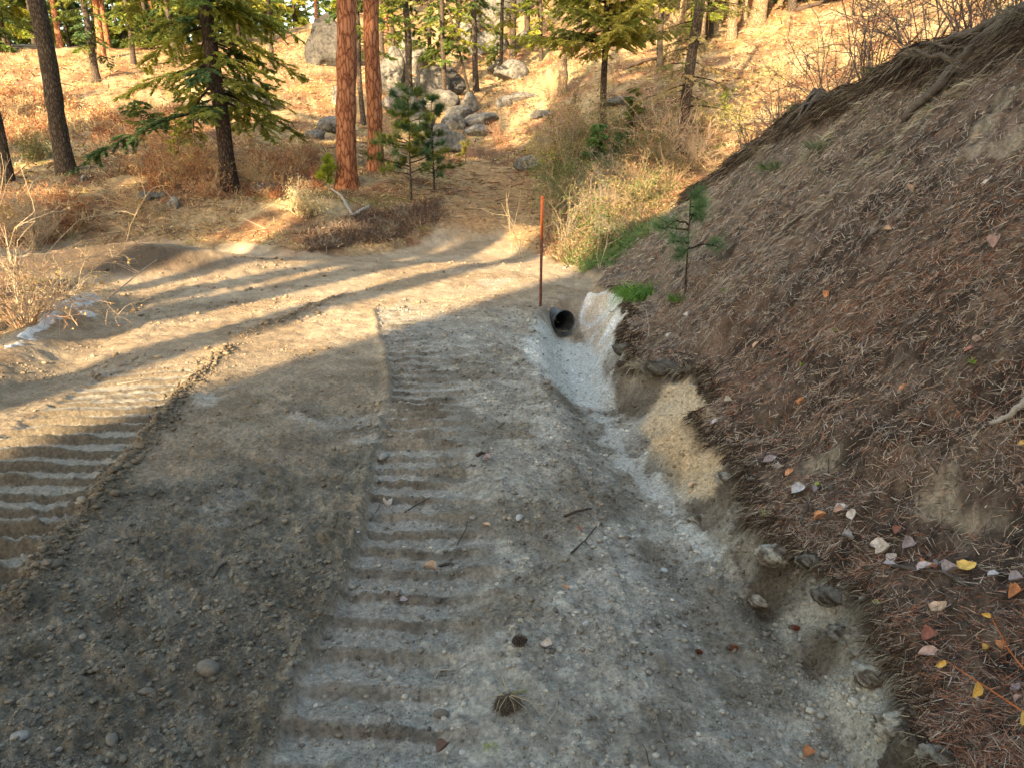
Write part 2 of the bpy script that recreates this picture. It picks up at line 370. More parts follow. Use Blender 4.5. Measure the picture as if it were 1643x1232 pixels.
def bark(name, c_dark, c_mid, c_light, sx, sz, bumpd=.03, crack=.2):
    m, nt, n, b = newmat(name); tc = N(nt, 'ShaderNodeTexCoord'); mp = N(nt, 'ShaderNodeMapping'); mp.inputs['Scale'].default_value = (sx, sx, sz)
    nt.links.new(tc.outputs['Object'], mp.inputs[0])
    v = N(nt, 'ShaderNodeTexVoronoi'); v.feature = 'DISTANCE_TO_EDGE'; v.inputs['Scale'].default_value = 1; nt.links.new(mp.outputs[0], v.inputs['Vector'])
    v.inputs['Randomness'].default_value = 1
    t = noise(nt, 2.3, 6, .7, mp.outputs[0])
    wv = N(nt, 'ShaderNodeVectorMath'); wv.operation = 'MULTIPLY_ADD'; wv.inputs[1].default_value = (.9, .9, .9)
    nt.links.new(t.outputs[1], wv.inputs[0]); nt.links.new(mp.outputs[0], wv.inputs[2]); nt.links.new(wv.outputs[0], v.inputs['Vector'])
    r1 = ramp(nt, v.outputs[0], [(0, c_dark), (crack, c_mid), (.6, c_light)])
    t2 = noise(nt, 14, 5, .7, mp.outputs[0]); r2 = ramp(nt, t2.outputs[0], [(.3, (.6,) * 3), (.7, (1.25,) * 3)])
    nt.links.new(mixc(nt, 'MULTIPLY', r1.outputs[0], r2.outputs[0]), b.inputs['Base Color'])
    b.inputs['Roughness'].default_value = .9; b.inputs['Specular IOR Level'].default_value = .1
    mh = N(nt, 'ShaderNodeMath'); mh.operation = 'MULTIPLY_ADD'; mh.inputs[1].default_value = .5; nt.links.new(t2.outputs[0], mh.inputs[0])
    mn = N(nt, 'ShaderNodeMath'); mn.operation = 'MINIMUM'; mn.inputs[1].default_value = .35; nt.links.new(v.outputs[0], mn.inputs[0]); nt.links.new(mn.outputs[0], mh.inputs[2])
    bp = N(nt, 'ShaderNodeBump'); bp.inputs['Strength'].default_value = 1; bp.inputs['Distance'].default_value = bumpd
    nt.links.new(mh.outputs[0], bp.inputs['Height']); nt.links.new(bp.outputs[0], b.inputs['Normal'])
    return m
M_redbark = bark('ponderosa_bark', (.12, .04, .022), (.42, .185, .10), (.58, .30, .18), 11, 3.2, .05, .13)
M_graybark = bark('fir_bark', (.035, .028, .022), (.12, .095, .078), (.22, .18, .15), 20, 7, .03, .2)
M_darkbark = bark('dark_bark', (.02, .015, .012), (.07, .05, .04), (.14, .105, .085), 18, 7, .03, .2)
M_palebark = bark('pale_bark', (.10, .07, .045), (.34, .25, .16), (.48, .38, .27), 16, 5, .03, .2)
def rock_mat():
    m, nt, n, b = newmat('granite'); geo = N(nt, 'ShaderNodeNewGeometry'); p = geo.outputs['Position']
    a = noise(nt, 1.3, 6, .65, p); r1 = ramp(nt, a.outputs[0], [(.32, (.07, .068, .065)), (.5, (.20, .19, .18)), (.68, (.36, .335, .30))])
    c = noise(nt, 7, 6, .75, p); r2 = ramp(nt, c.outputs[0], [(.38, (.28,) * 3), (.55, (.95,) * 3), (.75, (1.25, 1.22, 1.12))])
    d = noise(nt, 3.2, 5, .7, p); r3 = ramp(nt, d.outputs[0], [(.55, (0, 0, 0)), (.68, (.7,) * 3)])
    x = mixc(nt, 'MULTIPLY', r1.outputs[0], r2.outputs[0]); x = mixc(nt, 'MIX', x, (.10, .105, .07), r3.outputs[0])
    nt.links.new(x, b.inputs['Base Color']); b.inputs['Roughness'].default_value = .9
    bp = N(nt, 'ShaderNodeBump'); bp.inputs['Strength'].default_value = .8; bp.inputs['Distance'].default_value = .08; nt.links.new(c.outputs[0], bp.inputs['Height']); nt.links.new(bp.outputs[0], b.inputs['Normal'])
    return m
M_rock = rock_mat()

# ------------------------------------------------------------------ ground colours (soil, clay and litter colours by place, some shade painted in)
def poly_dist(x, y, poly):                     # signed distance, negative inside
    px = np.array([p[0] for p in poly]); py = np.array([p[1] for p in poly]); n = len(poly)
    d = np.full(x.shape, 1e9); ins = np.zeros(x.shape, bool); j = n - 1
    for i in range(n):
        ax, ay, bx, by = px[i], py[i], px[j], py[j]
        ex, ey = bx - ax, by - ay; wx, wy = x - ax, y - ay
        t = np.clip((wx * ex + wy * ey) / (ex * ex + ey * ey + 1e-12), 0, 1)
        d = np.minimum(d, (wx - ex * t) ** 2 + (wy - ey * t) ** 2)
        c = ((ay > y) != (by > y)); 
        with np.errstate(divide='ignore', invalid='ignore'):
            xx = (bx - ax) * (y - ay) / (by - ay + 1e-12) + ax
        ins ^= c & (x < xx); j = i
    d = np.sqrt(d); return np.where(ins, -d, d)
def reg(pts): return [tuple(ground(*p)[:2]) for p in pts]
def blob(x, y, poly, soft, wob=0., f=3, seed=0):
    return 1 - sstep(-soft, soft, poly_dist(x, y, poly) + wob * fbm(x, y, f, 4, seed))
SANDM = reg([(1062,628),(1100,608),(1125,640),(1150,700),(1168,760),(1150,800),(1100,790),(1060,740),(1030,690),(1040,655)])
CLAY1 = reg([(842,560),(880,520),(905,536),(960,540),(1010,530),(1003,590),(985,640),(960,655),(915,640),(870,600)])
CLAY2 = reg([(945,660),(985,668),(1020,740),(1052,775),(1110,850),(1150,895),(1130,895),(1060,820),(1010,760),(965,700)])
PALE = [reg(p) for p in ([(855,672),(900,668),(925,690),(905,712),(862,700)], [(905,905),(1010,905),(1030,945),(960,950)], [(990,1090),(1070,1080),(1075,1140),(1000,1140)],
        [(300,625),(370,622),(350,650),(300,655)], [(455,1080),(640,1075),(640,1110),(460,1120)], [(340,850),(395,765),(405,770),(365,850)],
        [(470,665),(610,660),(600,680),(480,690)], [(567,690),(600,690),(598,702),(570,702)], [(840,560),(900,556),(890,576),(840,572)], [(760,452),(835,445),(790,470)])]
PATCH_R = [reg(p) for p in ([(1470,800),(1540,795),(1643,830),(1643,890),(1560,850),(1490,825)], [(1565,205),(1600,160),(1612,165),(1590,205),(1570,215)], [(1560,240),(1643,220),(1643,235),(1575,255)], [(1290,735),(1340,745),(1330,760),(1290,752)])]
GREENS = reg([(0,200),(120,220),(140,260),(60,290),(0,270)])
TRAIL = reg([(700,345),(740,300),(730,270),(775,262),(850,285),(870,330),(850,400),(720,380)])
def C3(r, g, b): return np.array([r, g, b])
def ground_color(x, y):
    n1 = fbm(x, y, 1.2, 4, 301); n2 = fbm(x, y, 6, 4, 303); n3 = fbm(x, y, 25, 3, 305); n4 = vnoise(x * 90, y * 90, 307)
    m1, m2, d1, d2 = track_masks(x, y); p1, p2 = phases(x, y)
    e = lambda m: np.clip(m, 0, 1)[..., None]
    # road base: sandy brown grey decomposed granite
    c = lerp(C3(.31, .235, .16), C3(.41, .325, .235), e(.5 + .8 * n1 + .3 * n2)) * (1 + .14 * n2 + .12 * n3)[..., None]
    lt = e((x > kk(T1C, y)) * 1.0 * (1 - sstep(7, 10, y + .8 * n1)))
    grav = lerp(C3(.28, .262, .228), C3(.42, .405, .365), e(.5 + .7 * n2 + .3 * n1)) * (1 + .28 * n3)[..., None]
    grav = lerp(grav, C3(.185, .16, .125), e(sstep(.0, .55, fbm(x, y, 2.4, 4, 391)) * .75 * (1 - sstep(6, 8, y))))
    c = lerp(c, grav, lt)
    # dark turned soil between the tracks
    dk = sstep(-.01, .03, d1) * (x < kk(T1C, y)) * sstep(-.1, .15, d2 - .02) * (1 - sstep(4.6, 8.0, y + .7 * n1))
    dk = dk * (.45 + .55 * sstep(-.45, .1, n1 + .9 * np.clip((3.4 - y) / 1.5, -1, 1)))
    soil = lerp(C3(.122, .109, .087), C3(.265, .245, .205), e(.42 + .45 * n2 + .25 * n3))
    c = lerp(c, soil, e(dk))
    # imprints: smooth pressed plates; crumbly risers darker, their shade painted into the colour
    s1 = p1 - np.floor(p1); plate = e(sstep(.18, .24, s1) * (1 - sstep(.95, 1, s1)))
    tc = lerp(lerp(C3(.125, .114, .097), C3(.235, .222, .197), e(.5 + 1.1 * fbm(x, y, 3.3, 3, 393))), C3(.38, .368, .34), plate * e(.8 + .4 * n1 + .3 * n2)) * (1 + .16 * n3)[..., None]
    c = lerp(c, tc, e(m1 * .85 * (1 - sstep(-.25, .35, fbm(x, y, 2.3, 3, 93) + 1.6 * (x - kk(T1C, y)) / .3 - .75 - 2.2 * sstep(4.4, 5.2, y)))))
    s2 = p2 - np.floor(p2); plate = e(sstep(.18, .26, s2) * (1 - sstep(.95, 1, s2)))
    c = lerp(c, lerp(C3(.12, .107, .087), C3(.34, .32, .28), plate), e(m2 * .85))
    rid = np.exp(-((d2 - .07) / .07) ** 2) * (x > kk(T2C, y)) * sstep(2.2, 2.6, y) * (1 - sstep(6.5, 7.2, y))
    c = lerp(c, C3(.14, .118, .088), e(rid * .75))
    rl = x - np.interp(y, [7.2, 9.9], [-2.75, -2.25]); c = lerp(c, C3(.23, .18, .125), e(np.exp(-(rl / .08) ** 2) * sstep(7.0, 7.6, y) * (1 - sstep(9.6, 10, y)) * .8))
    # berm: dark earth, with its shaded face painted into the colour
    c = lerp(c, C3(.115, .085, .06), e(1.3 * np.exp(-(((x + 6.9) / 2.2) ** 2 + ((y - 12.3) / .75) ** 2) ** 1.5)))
    ewf0 = .13 * fbm(y, x * 0, 2.1, 3, 31) + .05 * fbm(y, x * .5, 9, 2, 33)
    for k, p in enumerate(PALE):
        c = lerp(c, C3(.50, .485, .45), e(blob(x, y, p, .05, .12, 6, 320 + k) * .55 * (.7 + .5 * n2)))
    # ditch: pale clay
    cl = np.maximum(blob(x, y, CLAY1, .10, .12, 4, 341), .55 * blob(x, y, CLAY2, .015, .07, 6, 343))
    c = lerp(c, C3(.60, .62, .61) * (1 + .1 * n3)[..., None], e(cl))
    cutw = sstep(-.03, .02, x - kk(XT, y)) * (1 - sstep(-.05, .02, x - kk(XE, y) - .13 * fbm(y, x * 0, 2.1, 3, 31))) 
    white = cutw * sstep(7.6, 8.1, y) * (1 - sstep(9.5, 9.9, y))
    c = lerp(c, C3(.66, .68, .70) * (1 + .1 * n2)[..., None], e(white))
    c = lerp(c, C3(.48, .40, .30), e(white * sstep(-.1, .5, fbm(x * .6, y, 4.5, 3, 225) + .5 * (.35 - (x - 1.0))) * .8))
    face = cutw * (1 - sstep(6.9, 7.3, y))
    c = lerp(c, lerp(C3(.11, .088, .066), C3(.40, .385, .34), e(.5 + 1.1 * fbm(x, y, 4, 4, 387))), e(face * .85))
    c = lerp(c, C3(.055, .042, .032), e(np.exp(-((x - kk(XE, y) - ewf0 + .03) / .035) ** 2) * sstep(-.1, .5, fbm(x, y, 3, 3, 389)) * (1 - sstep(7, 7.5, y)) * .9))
    c = lerp(c, C3(.105, .088, .068), e((.8 + .6 * n2) * np.exp(-(((x - 1.04) / .09) ** 2 + ((y - 2.62) / .2) ** 2))))
    # litter covered bank
    ewf = .13 * fbm(y, x * 0, 2.1, 3, 31) + .05 * fbm(y, x * .5, 9, 2, 33)
    bk = sstep(-.02, .04, x - kk(XE, y) - ewf + .02 * n3) * (1 - sstep(11.8, 13.2, y))
    duff = lerp(C3(.048, .037, .031), C3(.20, .15, .118), e(.42 + .6 * n2 + .4 * n3))
    rust = C3(.15, .085, .055); gray = C3(.20, .175, .145)
    duff = lerp(duff, rust, e(sstep(.15, .6, n1 + .3 * n2) * .25)); duff = lerp(duff, gray, e(sstep(5, 9, y) * .65 * (.6 + .5 * n2)))
    c = lerp(c, duff, e(bk))
    c = lerp(c, lerp(C3(.56, .40, .23), C3(.52, .48, .39), e(.5 + .6 * n1)) * (1 + .12 * n3)[..., None], e(blob(x, y, SANDM, .04, .06, 6, 351) * .95))
    for k, p in enumerate(PATCH_R):
        c = lerp(c, C3(.33, .285, .22) * (1 + .35 * n3 + .2 * n2)[..., None], e(blob(x, y, p, .04, .12, 7, 360 + k) * .7))
    # dark root mat at the cut's lip; under the crest also painted overhang shade
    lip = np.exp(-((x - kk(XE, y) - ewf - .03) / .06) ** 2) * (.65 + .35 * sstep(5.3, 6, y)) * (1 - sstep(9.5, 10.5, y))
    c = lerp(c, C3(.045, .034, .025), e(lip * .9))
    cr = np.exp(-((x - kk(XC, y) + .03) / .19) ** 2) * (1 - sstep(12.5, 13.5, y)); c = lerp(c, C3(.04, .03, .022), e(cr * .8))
    # forest floor: straw, rusty needles, duff, a little moss
    toe = np.interp(x, [-40, -12, -9.8, -6.6, -4.2, -2.6, -1.7, -.2, .9, 1.6], [12, 15, 16.6, 16.2, 14.4, 15.4, 17.0, 17.5, 14.5, 12.3]) + .4 * n1
    fr = sstep(-.25, .35, y - toe)
    fr = np.maximum(fr, sstep(0, .4, x - kk(XC, y) - .2) * (y > 0)); fr = np.maximum(fr, 1 - sstep(-.3, .4, x - np.interp(y, [2, 5.9, 9.2, 11, 13], [-4.2, -4.6, -5.6, -6.4, -11]) + .3 * n1))
    fr = np.maximum(fr, 1 - sstep(-4, -2, y))
    a1 = fbm(x, y, .33, 4, 371); a2 = fbm(x, y, .9, 4, 373)
    f = lerp(C3(.36, .235, .135), C3(.52, .40, .235), e(.5 + .8 * a1))
    f = lerp(f, C3(.27, .130, .075), e(sstep(-.15, .35, a2) * .85)); f = lerp(f, C3(.13, .085, .055), e(sstep(.12, .6, fbm(x, y, 1.7, 4, 375)) * .75))
    f = lerp(f, C3(.24, .25, .07), e(np.maximum(sstep(.35, .8, fbm(x, y, .7, 4, 377)) * .5, .55 * blob(x, y, GREENS, .6, .5, 1, 379) * sstep(-.2, .4, n1))))
    f = f * (.84 + .16 * n2 + .12 * n3)[..., None]
    f = lerp(f, C3(.40, .25, .13) * (1 + .2 * n2)[..., None], e(blob(x, y, TRAIL, .5, .3, 1.5, 381) * .8))
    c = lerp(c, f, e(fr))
    c = c * (.86 + .28 * n4)[..., None]
    return np.clip(c, .012, .8), bk, fr, cutw

# ------------------------------------------------------------------ terrain sheet, fine where it is near
az = np.radians(np.r_[np.arange(-42, 42.01, .145), np.arange(46, 317.9, 4.0)])
rr = [0.5]
while rr[-1] < 30: rr.append(rr[-1] * (1.0035 if 3 < rr[-1] < 10 else 1.0066))
while rr[-1] < 320: rr.append(rr[-1] * 1.03)
rr = np.array(rr); A, R = np.meshgrid(az, rr); na = len(az); nr = len(rr)
GX = (R * np.sin(A)).ravel(); GY = (R * np.cos(A)).ravel()
GX = np.r_[GX, 0.]; GY = np.r_[GY, 0.]
GZ = Hf(GX, GY)
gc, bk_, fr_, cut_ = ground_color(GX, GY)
i = np.arange(nr - 1)[:, None] * na; j = np.arange(na)[None]; k = (j + 1) % na
GQ = np.stack([i + j, i + na + j, i + na + k, i + k], -1).reshape(-1, 4)
GQ = GQ[:, ::-1]
GT = np.stack([np.full(na, len(GX) - 1), np.arange(na), (np.arange(na) + 1) % na], -1)[:, ::-1]
# opening where the culvert pipe comes out of the fill
PIPE_C = np.array([.60, 9.02, -.185]); PIPE_D = np.array([-.48, .877, -.03]); PIPE_D /= np.linalg.norm(PIPE_D); PIPE_R = .15
fc = np.stack([GX, GY, GZ], -1)[GQ].mean(1); rel = fc - PIPE_C; s_ = rel @ PIPE_D; dd = np.linalg.norm(rel - s_[:, None] * PIPE_D, axis=1)
GQ = GQ[~((dd < PIPE_R * .97) & (s_ > -.1) & (s_ < 2.2))]
fx = GX[GQ].mean(1); fy = GY[GQ].mean(1)
bkf = bk_[GQ].mean(1); frf = fr_[GQ].mean(1)
ditch_m = (fx > kk(XS, fy) + .12) & (bkf < .5) & (fy < 9.6) & (fx < 3)
cls = np.where(frf > .5, 0, np.where(bkf > .5, 1, np.where(ditch_m, 2, 3)))
cls = np.where((frf > .5) & (fy < -2), 4, cls)
V = np.stack([GX, GY, GZ], -1)
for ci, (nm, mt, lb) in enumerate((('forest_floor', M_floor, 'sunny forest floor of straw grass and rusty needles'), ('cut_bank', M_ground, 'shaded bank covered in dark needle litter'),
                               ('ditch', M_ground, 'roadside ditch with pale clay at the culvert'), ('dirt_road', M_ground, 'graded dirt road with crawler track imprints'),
                               ('hill', M_floor, 'unseen ground behind the camera, raised to shade the road'))):
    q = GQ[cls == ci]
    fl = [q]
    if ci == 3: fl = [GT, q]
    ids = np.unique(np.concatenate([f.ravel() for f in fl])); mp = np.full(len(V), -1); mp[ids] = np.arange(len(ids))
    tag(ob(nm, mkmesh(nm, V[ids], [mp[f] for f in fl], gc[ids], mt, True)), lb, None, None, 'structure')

# ------------------------------------------------------------------ growing things: builders
def nrm(v): return v / (np.linalg.norm(v, axis=-1, keepdims=True) + 1e-9)
def trunk_pts(h, r0, r1, lean=(0, 0), wob=.06, seed=0, step=.35):
    r = np.random.default_rng(seed); n = max(6, int(h / step)); t = np.linspace(0, 1, n); z = -.35 + t * (h + .35)
    ph = r.random(4) * 6
    x = lean[0] * z + wob * np.sin(z * .5 + ph[0]) + wob * .35 * np.sin(z * 1.7 + ph[1]); y = lean[1] * z + wob * np.sin(z * .6 + ph[2])
    x -= np.interp(0, z, x); y -= np.interp(0, z, y)
    rad = r0 + (r1 - r0) * t ** .9; rad = rad * (1 + .32 * np.exp(-np.maximum(z, 0) / .28)) * (1 + .04 * r.normal(size=n))
    return np.stack([x, y, z], -1), rad
def add_trunk(parent, name, h, r0, r1, mat, lean=(0, 0), seed=0, sides=14, wob=.06, stubs=0):
    m = MB(); p, rad = trunk_pts(h, r0, r1, lean, wob, seed); m.tube(p, rad, sides)
    r = np.random.default_rng(seed + 5)
    for k in range(stubs):
        i = int(r.uniform(.12, .95) * len(p)); a = r.uniform(0, 2 * pi); L = r.uniform(.15, .9)
        d = np.array([cos(a), sin(a), r.uniform(-.35, .25)]); q = p[i] + np.linspace(0, 1, 4)[:, None] * d * L; q[:, 2] += -.1 * np.linspace(0, 1, 4) ** 2
        m.tube(q, np.linspace(.014, .004, 4), 4)
    o = ob(name, m.mesh(name, mat, True, False), parent); return o, p, rad
def at_h(p, z): return np.array([np.interp(z, p[:, 2], p[:, 0]), np.interp(z, p[:, 2], p[:, 1]), z])

NW = [.175]
def branchset(m, tw, p, r, z0, z1, n, rad0, rad1, droop, kind, cols, leaf, dens, az_pref=None, rise=0.0):
    """fills m (foliage) and tw (twigs) with n branches between heights z0 and z1"""
    for k in range(n):
        f = (k + r.random()) / n; z = z0 + (z1 - z0) * f; a = r.uniform(0, 2 * pi)
        L = (rad0 + (rad1 - rad0) * f) * r.uniform(.42, 1.18)
        if az_pref is not None:
            L *= 1 + .35 * cos(a - az_pref)
            if sin(a) < -.35: L *= .5
            if r.random() < .06: continue
        o = at_h(p, z); u = np.array([cos(a), sin(a), 0]); side = np.array([-sin(a), cos(a), 0])
        s = np.linspace(0, 1, 7); bz = (rise * s - droop * s ** 1.6) * L + .04 * r.normal(size=7).cumsum() * .4
        B = o + u * (s * L)[:, None] + side * (.12 * L * np.sin(s * 2 + r.random() * 6))[:, None] * s[:, None]; B[:, 2] += bz
        tw.tube(B, np.linspace(.006 + .012 * L, .003, 7), 4)
        c0 = cols[r.integers(len(cols))] * r.uniform(.72, 1.3)
        if kind == 'fir':                       # flat drooping sprays of short needles
            nt_ = max(7, int(L * 11)); ts = np.sort(r.uniform(.16, 1, nt_))
            for t in ts:
                b = np.array([np.interp(t, s, B[:, i]) for i in range(3)]); sg = r.choice([-1, 1])
                l2 = (.16 + .40 * (1 - t)) * min(L, 2.2) * r.uniform(.6, 1.15) * .8; l2 = max(l2, .13)
                d = nrm(u * r.uniform(.35, .9) + side * sg * r.uniform(.5, 1.0) + np.array([0, 0, r.uniform(-.55, .05)]))
                nn = max(10, int(dens * l2 * 150)); q = r.random(nn) ** .8
                base_ = b + d * (q * l2)[:, None]; base_[:, 2] -= .22 * l2 * q ** 2
                per = nrm(np.cross(d, [0, 0, 1.]))
                dv = d * r.uniform(.4, 1.0, nn)[:, None] + per * r.choice([-1, 1], nn)[:, None] * r.uniform(.3, 1.1, nn)[:, None] + np.array([0, 0, 1]) * r.uniform(-.75, .35, nn)[:, None]
                cc = c0 * r.uniform(.75, 1.3, nn)[:, None]
                m.strands(base_, dv, leaf * r.uniform(.6, 1.3, nn), leaf * .34, cc)
        else:                                   # pine: bottle brush tufts at the twig ends
            nt_ = max(3, int(L * 4.5 * dens)); ts = np.r_[r.uniform(.35, 1, nt_), 1.0]
            for t in ts:
                b = np.array([np.interp(t, s, B[:, i]) for i in range(3)])
                off = nrm(u * .6 + side * r.uniform(-1, 1) + np.array([0, 0, r.uniform(-.1, .7)])) * r.uniform(.05, .30) * (L ** .5) * (0 if t == 1 else 1)
                tip = b + off
                if t < 1: tw.tube(np.stack([b, tip]), .006, 3, None, False)
                nn = int(34 if NW[0] > .1 else 54); ax = nrm(off + u * .3 + np.array([0, 0, .25])); q = r.uniform(-.35, .15, nn)
                dv = nrm(r.normal(size=(nn, 3)) + ax * 1.0)
                m.strands(tip + ax * (q * leaf)[:, None], dv, leaf * r.uniform(.7, 1.15, nn), .175 * leaf * NW[0] / .175, c0 * r.uniform(.75, 1.3, nn)[:, None])
G_FIR = [C3(.15, .215, .06), C3(.21, .27, .065), C3(.10, .17, .07), C3(.28, .31, .07)]
G_LIT = [C3(.32, .35, .06), C3(.42, .42, .08), C3(.22, .27, .05)]
G_PINE = [C3(.15, .21, .05), C3(.23, .26, .055), C3(.10, .17, .045)]
G_BLUE = [C3(.09, .17, .08), C3(.12, .20, .085), C3(.16, .21, .07)]
def make_tree(name, label, cat, h, r0, r1, barkm, cb, ct, rad0, rad1, kind, cols, n, droop=.35, leaf=.10, dens=1, lean=(0, 0), seed=1, sides=12, stubs=6, group=None, rise=0., wob=.06, azp=None):
    t = thing(name, label, cat, (0, 0, 0), group)
    o, p, rad = add_trunk(t, 'trunk', h, r0, r1, barkm, lean, seed, sides, wob, stubs)
    r = np.random.default_rng(seed + 99); m = MB(); tw = MB()
    if n:
        branchset(m, tw, p, r, cb, ct, n, rad0, rad1, droop, kind, cols, leaf, dens, azp, rise)
        c = ob('crown', m.mesh('crown', M_needle), t)
        ob('branches', tw.mesh('branches', M_darkbark, True, False), t)
    return t
def put(t, px, py, rotz=0, sc=1, dz=0):
    g = ground(px, py); t.location = (g[0], g[1], g[2] + dz); t.rotation_euler = (0, 0, rotz); t.scale = (sc,) * 3; return g
def px2m(d, Y): return d * Y / FPX

# ------------------------------------------------------------------ the nearer trees, one by one
t = make_tree('conifer_tree', 'tall bare grey barked trunk standing on the open slope at far left', 'tree', 15, .225, .15, M_graybark, 8.5, 14, 2.2, .8, 'fir', G_FIR, 26, seed=11, stubs=16, lean=(-.01, 0)); put(t, 108, 283)
t = make_tree('conifer_tree', 'thin dark trunk cut off by the left edge of the photo', 'tree', 13, .13, .08, M_graybark, 4.3, 12, 1.6, .5, 'fir', G_LIT, 22, seed=12, stubs=10, lean=(-.03, 0)); put(t, 16, 300)
t = make_tree('fir_tree', 'bushy green fir with drooping boughs and a dark leaning trunk left of the red pines', 'tree', 12, .20, .11, M_darkbark, 1.9, 11.5, 3.1, .9, 'fir', G_FIR + [C3(.40, .42, .09), C3(.44, .44, .10), C3(.28, .32, .08)], 175, droop=.34, leaf=.10, dens=1.1, lean=(-.085, .03), seed=13, stubs=14, azp=pi * .95); put(t, 370, 306)
t = make_tree('ponderosa_pine', 'broad red barked pine trunk lit full by the sun, left of the pair', 'tree', 17, .25, .20, M_redbark, 8.5, 16, 2.6, 1.2, 'pine', G_PINE, 26, leaf=.2, lean=(.045, 0), seed=14, sides=20, stubs=0, wob=.03); put(t, 557, 300)
t = make_tree('ponderosa_pine', 'red barked pine trunk half in shade with a forked top, right of the pair', 'tree', 17, .215, .16, M_redbark, 4.9, 16, 1.6, 1.2, 'pine', G_LIT, 34, leaf=.2, lean=(.01, 0), seed=15, sides=20, stubs=4, wob=.05); put(t, 604, 282)
t = make_tree('pine_tree', 'bright yellow green pine with a rounded crown over a bare trunk above the trail', 'tree', 9.5, .12, .05, M_graybark, 2.6, 9, 2.5, .6, 'fir', [C3(.46, .46, .10), C3(.54, .50, .12), C3(.36, .38, .08), C3(.26, .30, .07)], 170, droop=.05, rise=.12, leaf=.11, dens=1.0, seed=16, stubs=10); put(t, 969, 222)
t = make_tree('fir_tree', 'slim leaning fir with lichen covered twigs and a sunlit base on the right slope', 'tree', 11, .16, .09, M_graybark, 1.3, 10, 1.6, .9, 'fir', [C3(.34, .27, .14), C3(.28, .25, .12), C3(.16, .17, .06)], 80, droop=.2, leaf=.08, dens=.45, lean=(.055, 0), seed=17, stubs=30); put(t, 1090, 246)
midtrees = [ # px, base py, trunk px, crown base m, label
 (155,128,11,1.4,'fir trunk half hidden behind the bushy fir on the left slope', 'a'),
 (437,112,7,2.6,'spindly pole tree standing right of the bushy fir', 'a'),
 (657,160,11,3.0,'grey trunk growing out of the boulder pile, next to the red pines','b'),
 (636,144,6,2.6,'very thin trunk behind the leftmost boulders of the pile','b'),
 (711,178,8,2.2,'thin straight trunk in front of the middle boulders','b'),
 (760,178,5,2.8,'thin tree leaning left out of the right side of the boulder pile','l'),
 (764,147,9,3.4,'dark slender trunk at the right end of the boulder pile','b'),
 (823,90,10,4.6,'dark straight trunk on the stony slope above the trail','b'),
 (583,200,8,3.2,'grey trunk seen in the gap between the two red pines','b'),
 (1059,108,9,2.5,'grey trunk left of the pale snag on the right hillside','a'),
 (1122,84,15,5,'pale sunlit trunk behind the slim leaning fir','p'),
 (1151,45,10,5,'thin pale trunk between two thicker sunlit trunks','p'),
 (1174,64,15,5.5,'straight pale trunk in full sun on the right hillside','p'),
 (1214,38,24,6,'thick pale trunk leaning right on the right hillside','r'),
 (1252,14,9,5,'thin trunk at the top of the right hillside beside the thick leaning one','p'),
 (1271,18,13,5,'dark trunk beside the dead log on the right hillside','b'),
 (690,128,7,1.5,'bushy slim fir behind the middle of the boulder pile','b'),
 (803,128,6,1.2,'small slim fir between the grassy slope rocks and the dark trunk','b'),
 (847,62,9,1.6,'slim fir at the top left of the yellow green pine','b'),
 (868,98,6,1.0,'short slim fir left of the broken pale snag','b'),
 (735,62,9,1.5,'slim fir among the rocks at the top of the slope','b'),
 (615,112,7,1.5,'slim fir seen just right of the red pines on the slope','b'),
 (1010,72,9,2.0,'grey trunk right of the yellow green pine crown','a'),
 (1040,62,10,1.4,'dark bushy fir above the dead pole on the right hillside','a'),
 (930,80,8,2.0,'slim trunk behind the yellow green pine','a'),
 (1092,60,11,3.5,'pale trunk between the snag and the sunlit pale trunks','p'),
 (1140,60,7,3.5,'narrow dark trunk close behind the pale sunlit trunks','a'),
 (1195,40,9,4.0,'narrow pale trunk left of the thick leaning one','p'),
 (280,95,8,1.5,'slim fir behind the bushy fir crown','a'),
 (215,105,8,1.2,'slim fir on the slope left of the bushy fir','a')]
MT = {}
for i, (px, py, d, cb, lab, kd) in enumerate(midtrees):
    g = ground(px, py); r0 = px2m(d, g[1]) / 2
    mat = {'a': M_graybark, 'b': M_graybark, 'l': M_graybark, 'p': M_palebark, 'r': M_palebark}[kd]
    lean = {'l': (-.22, 0), 'r': (.12, 0)}.get(kd, ((i % 3 - 1) * .012, 0))
    t = make_tree('conifer_tree', lab, 'tree', 11 if kd != 'l' else 5, r0, r0 * .55, mat, cb, 10.5 if kd != 'l' else 4.8, 1.5, .6, 'fir', [G_FIR, G_LIT][i % 2] + G_PINE[:1], 60 if kd in 'ab' else 26, leaf=.12, dens=.8, seed=30 + i, stubs=10, sides=8, lean=lean, group='slender trees on the rocky slope')
    t.location = tuple(g)
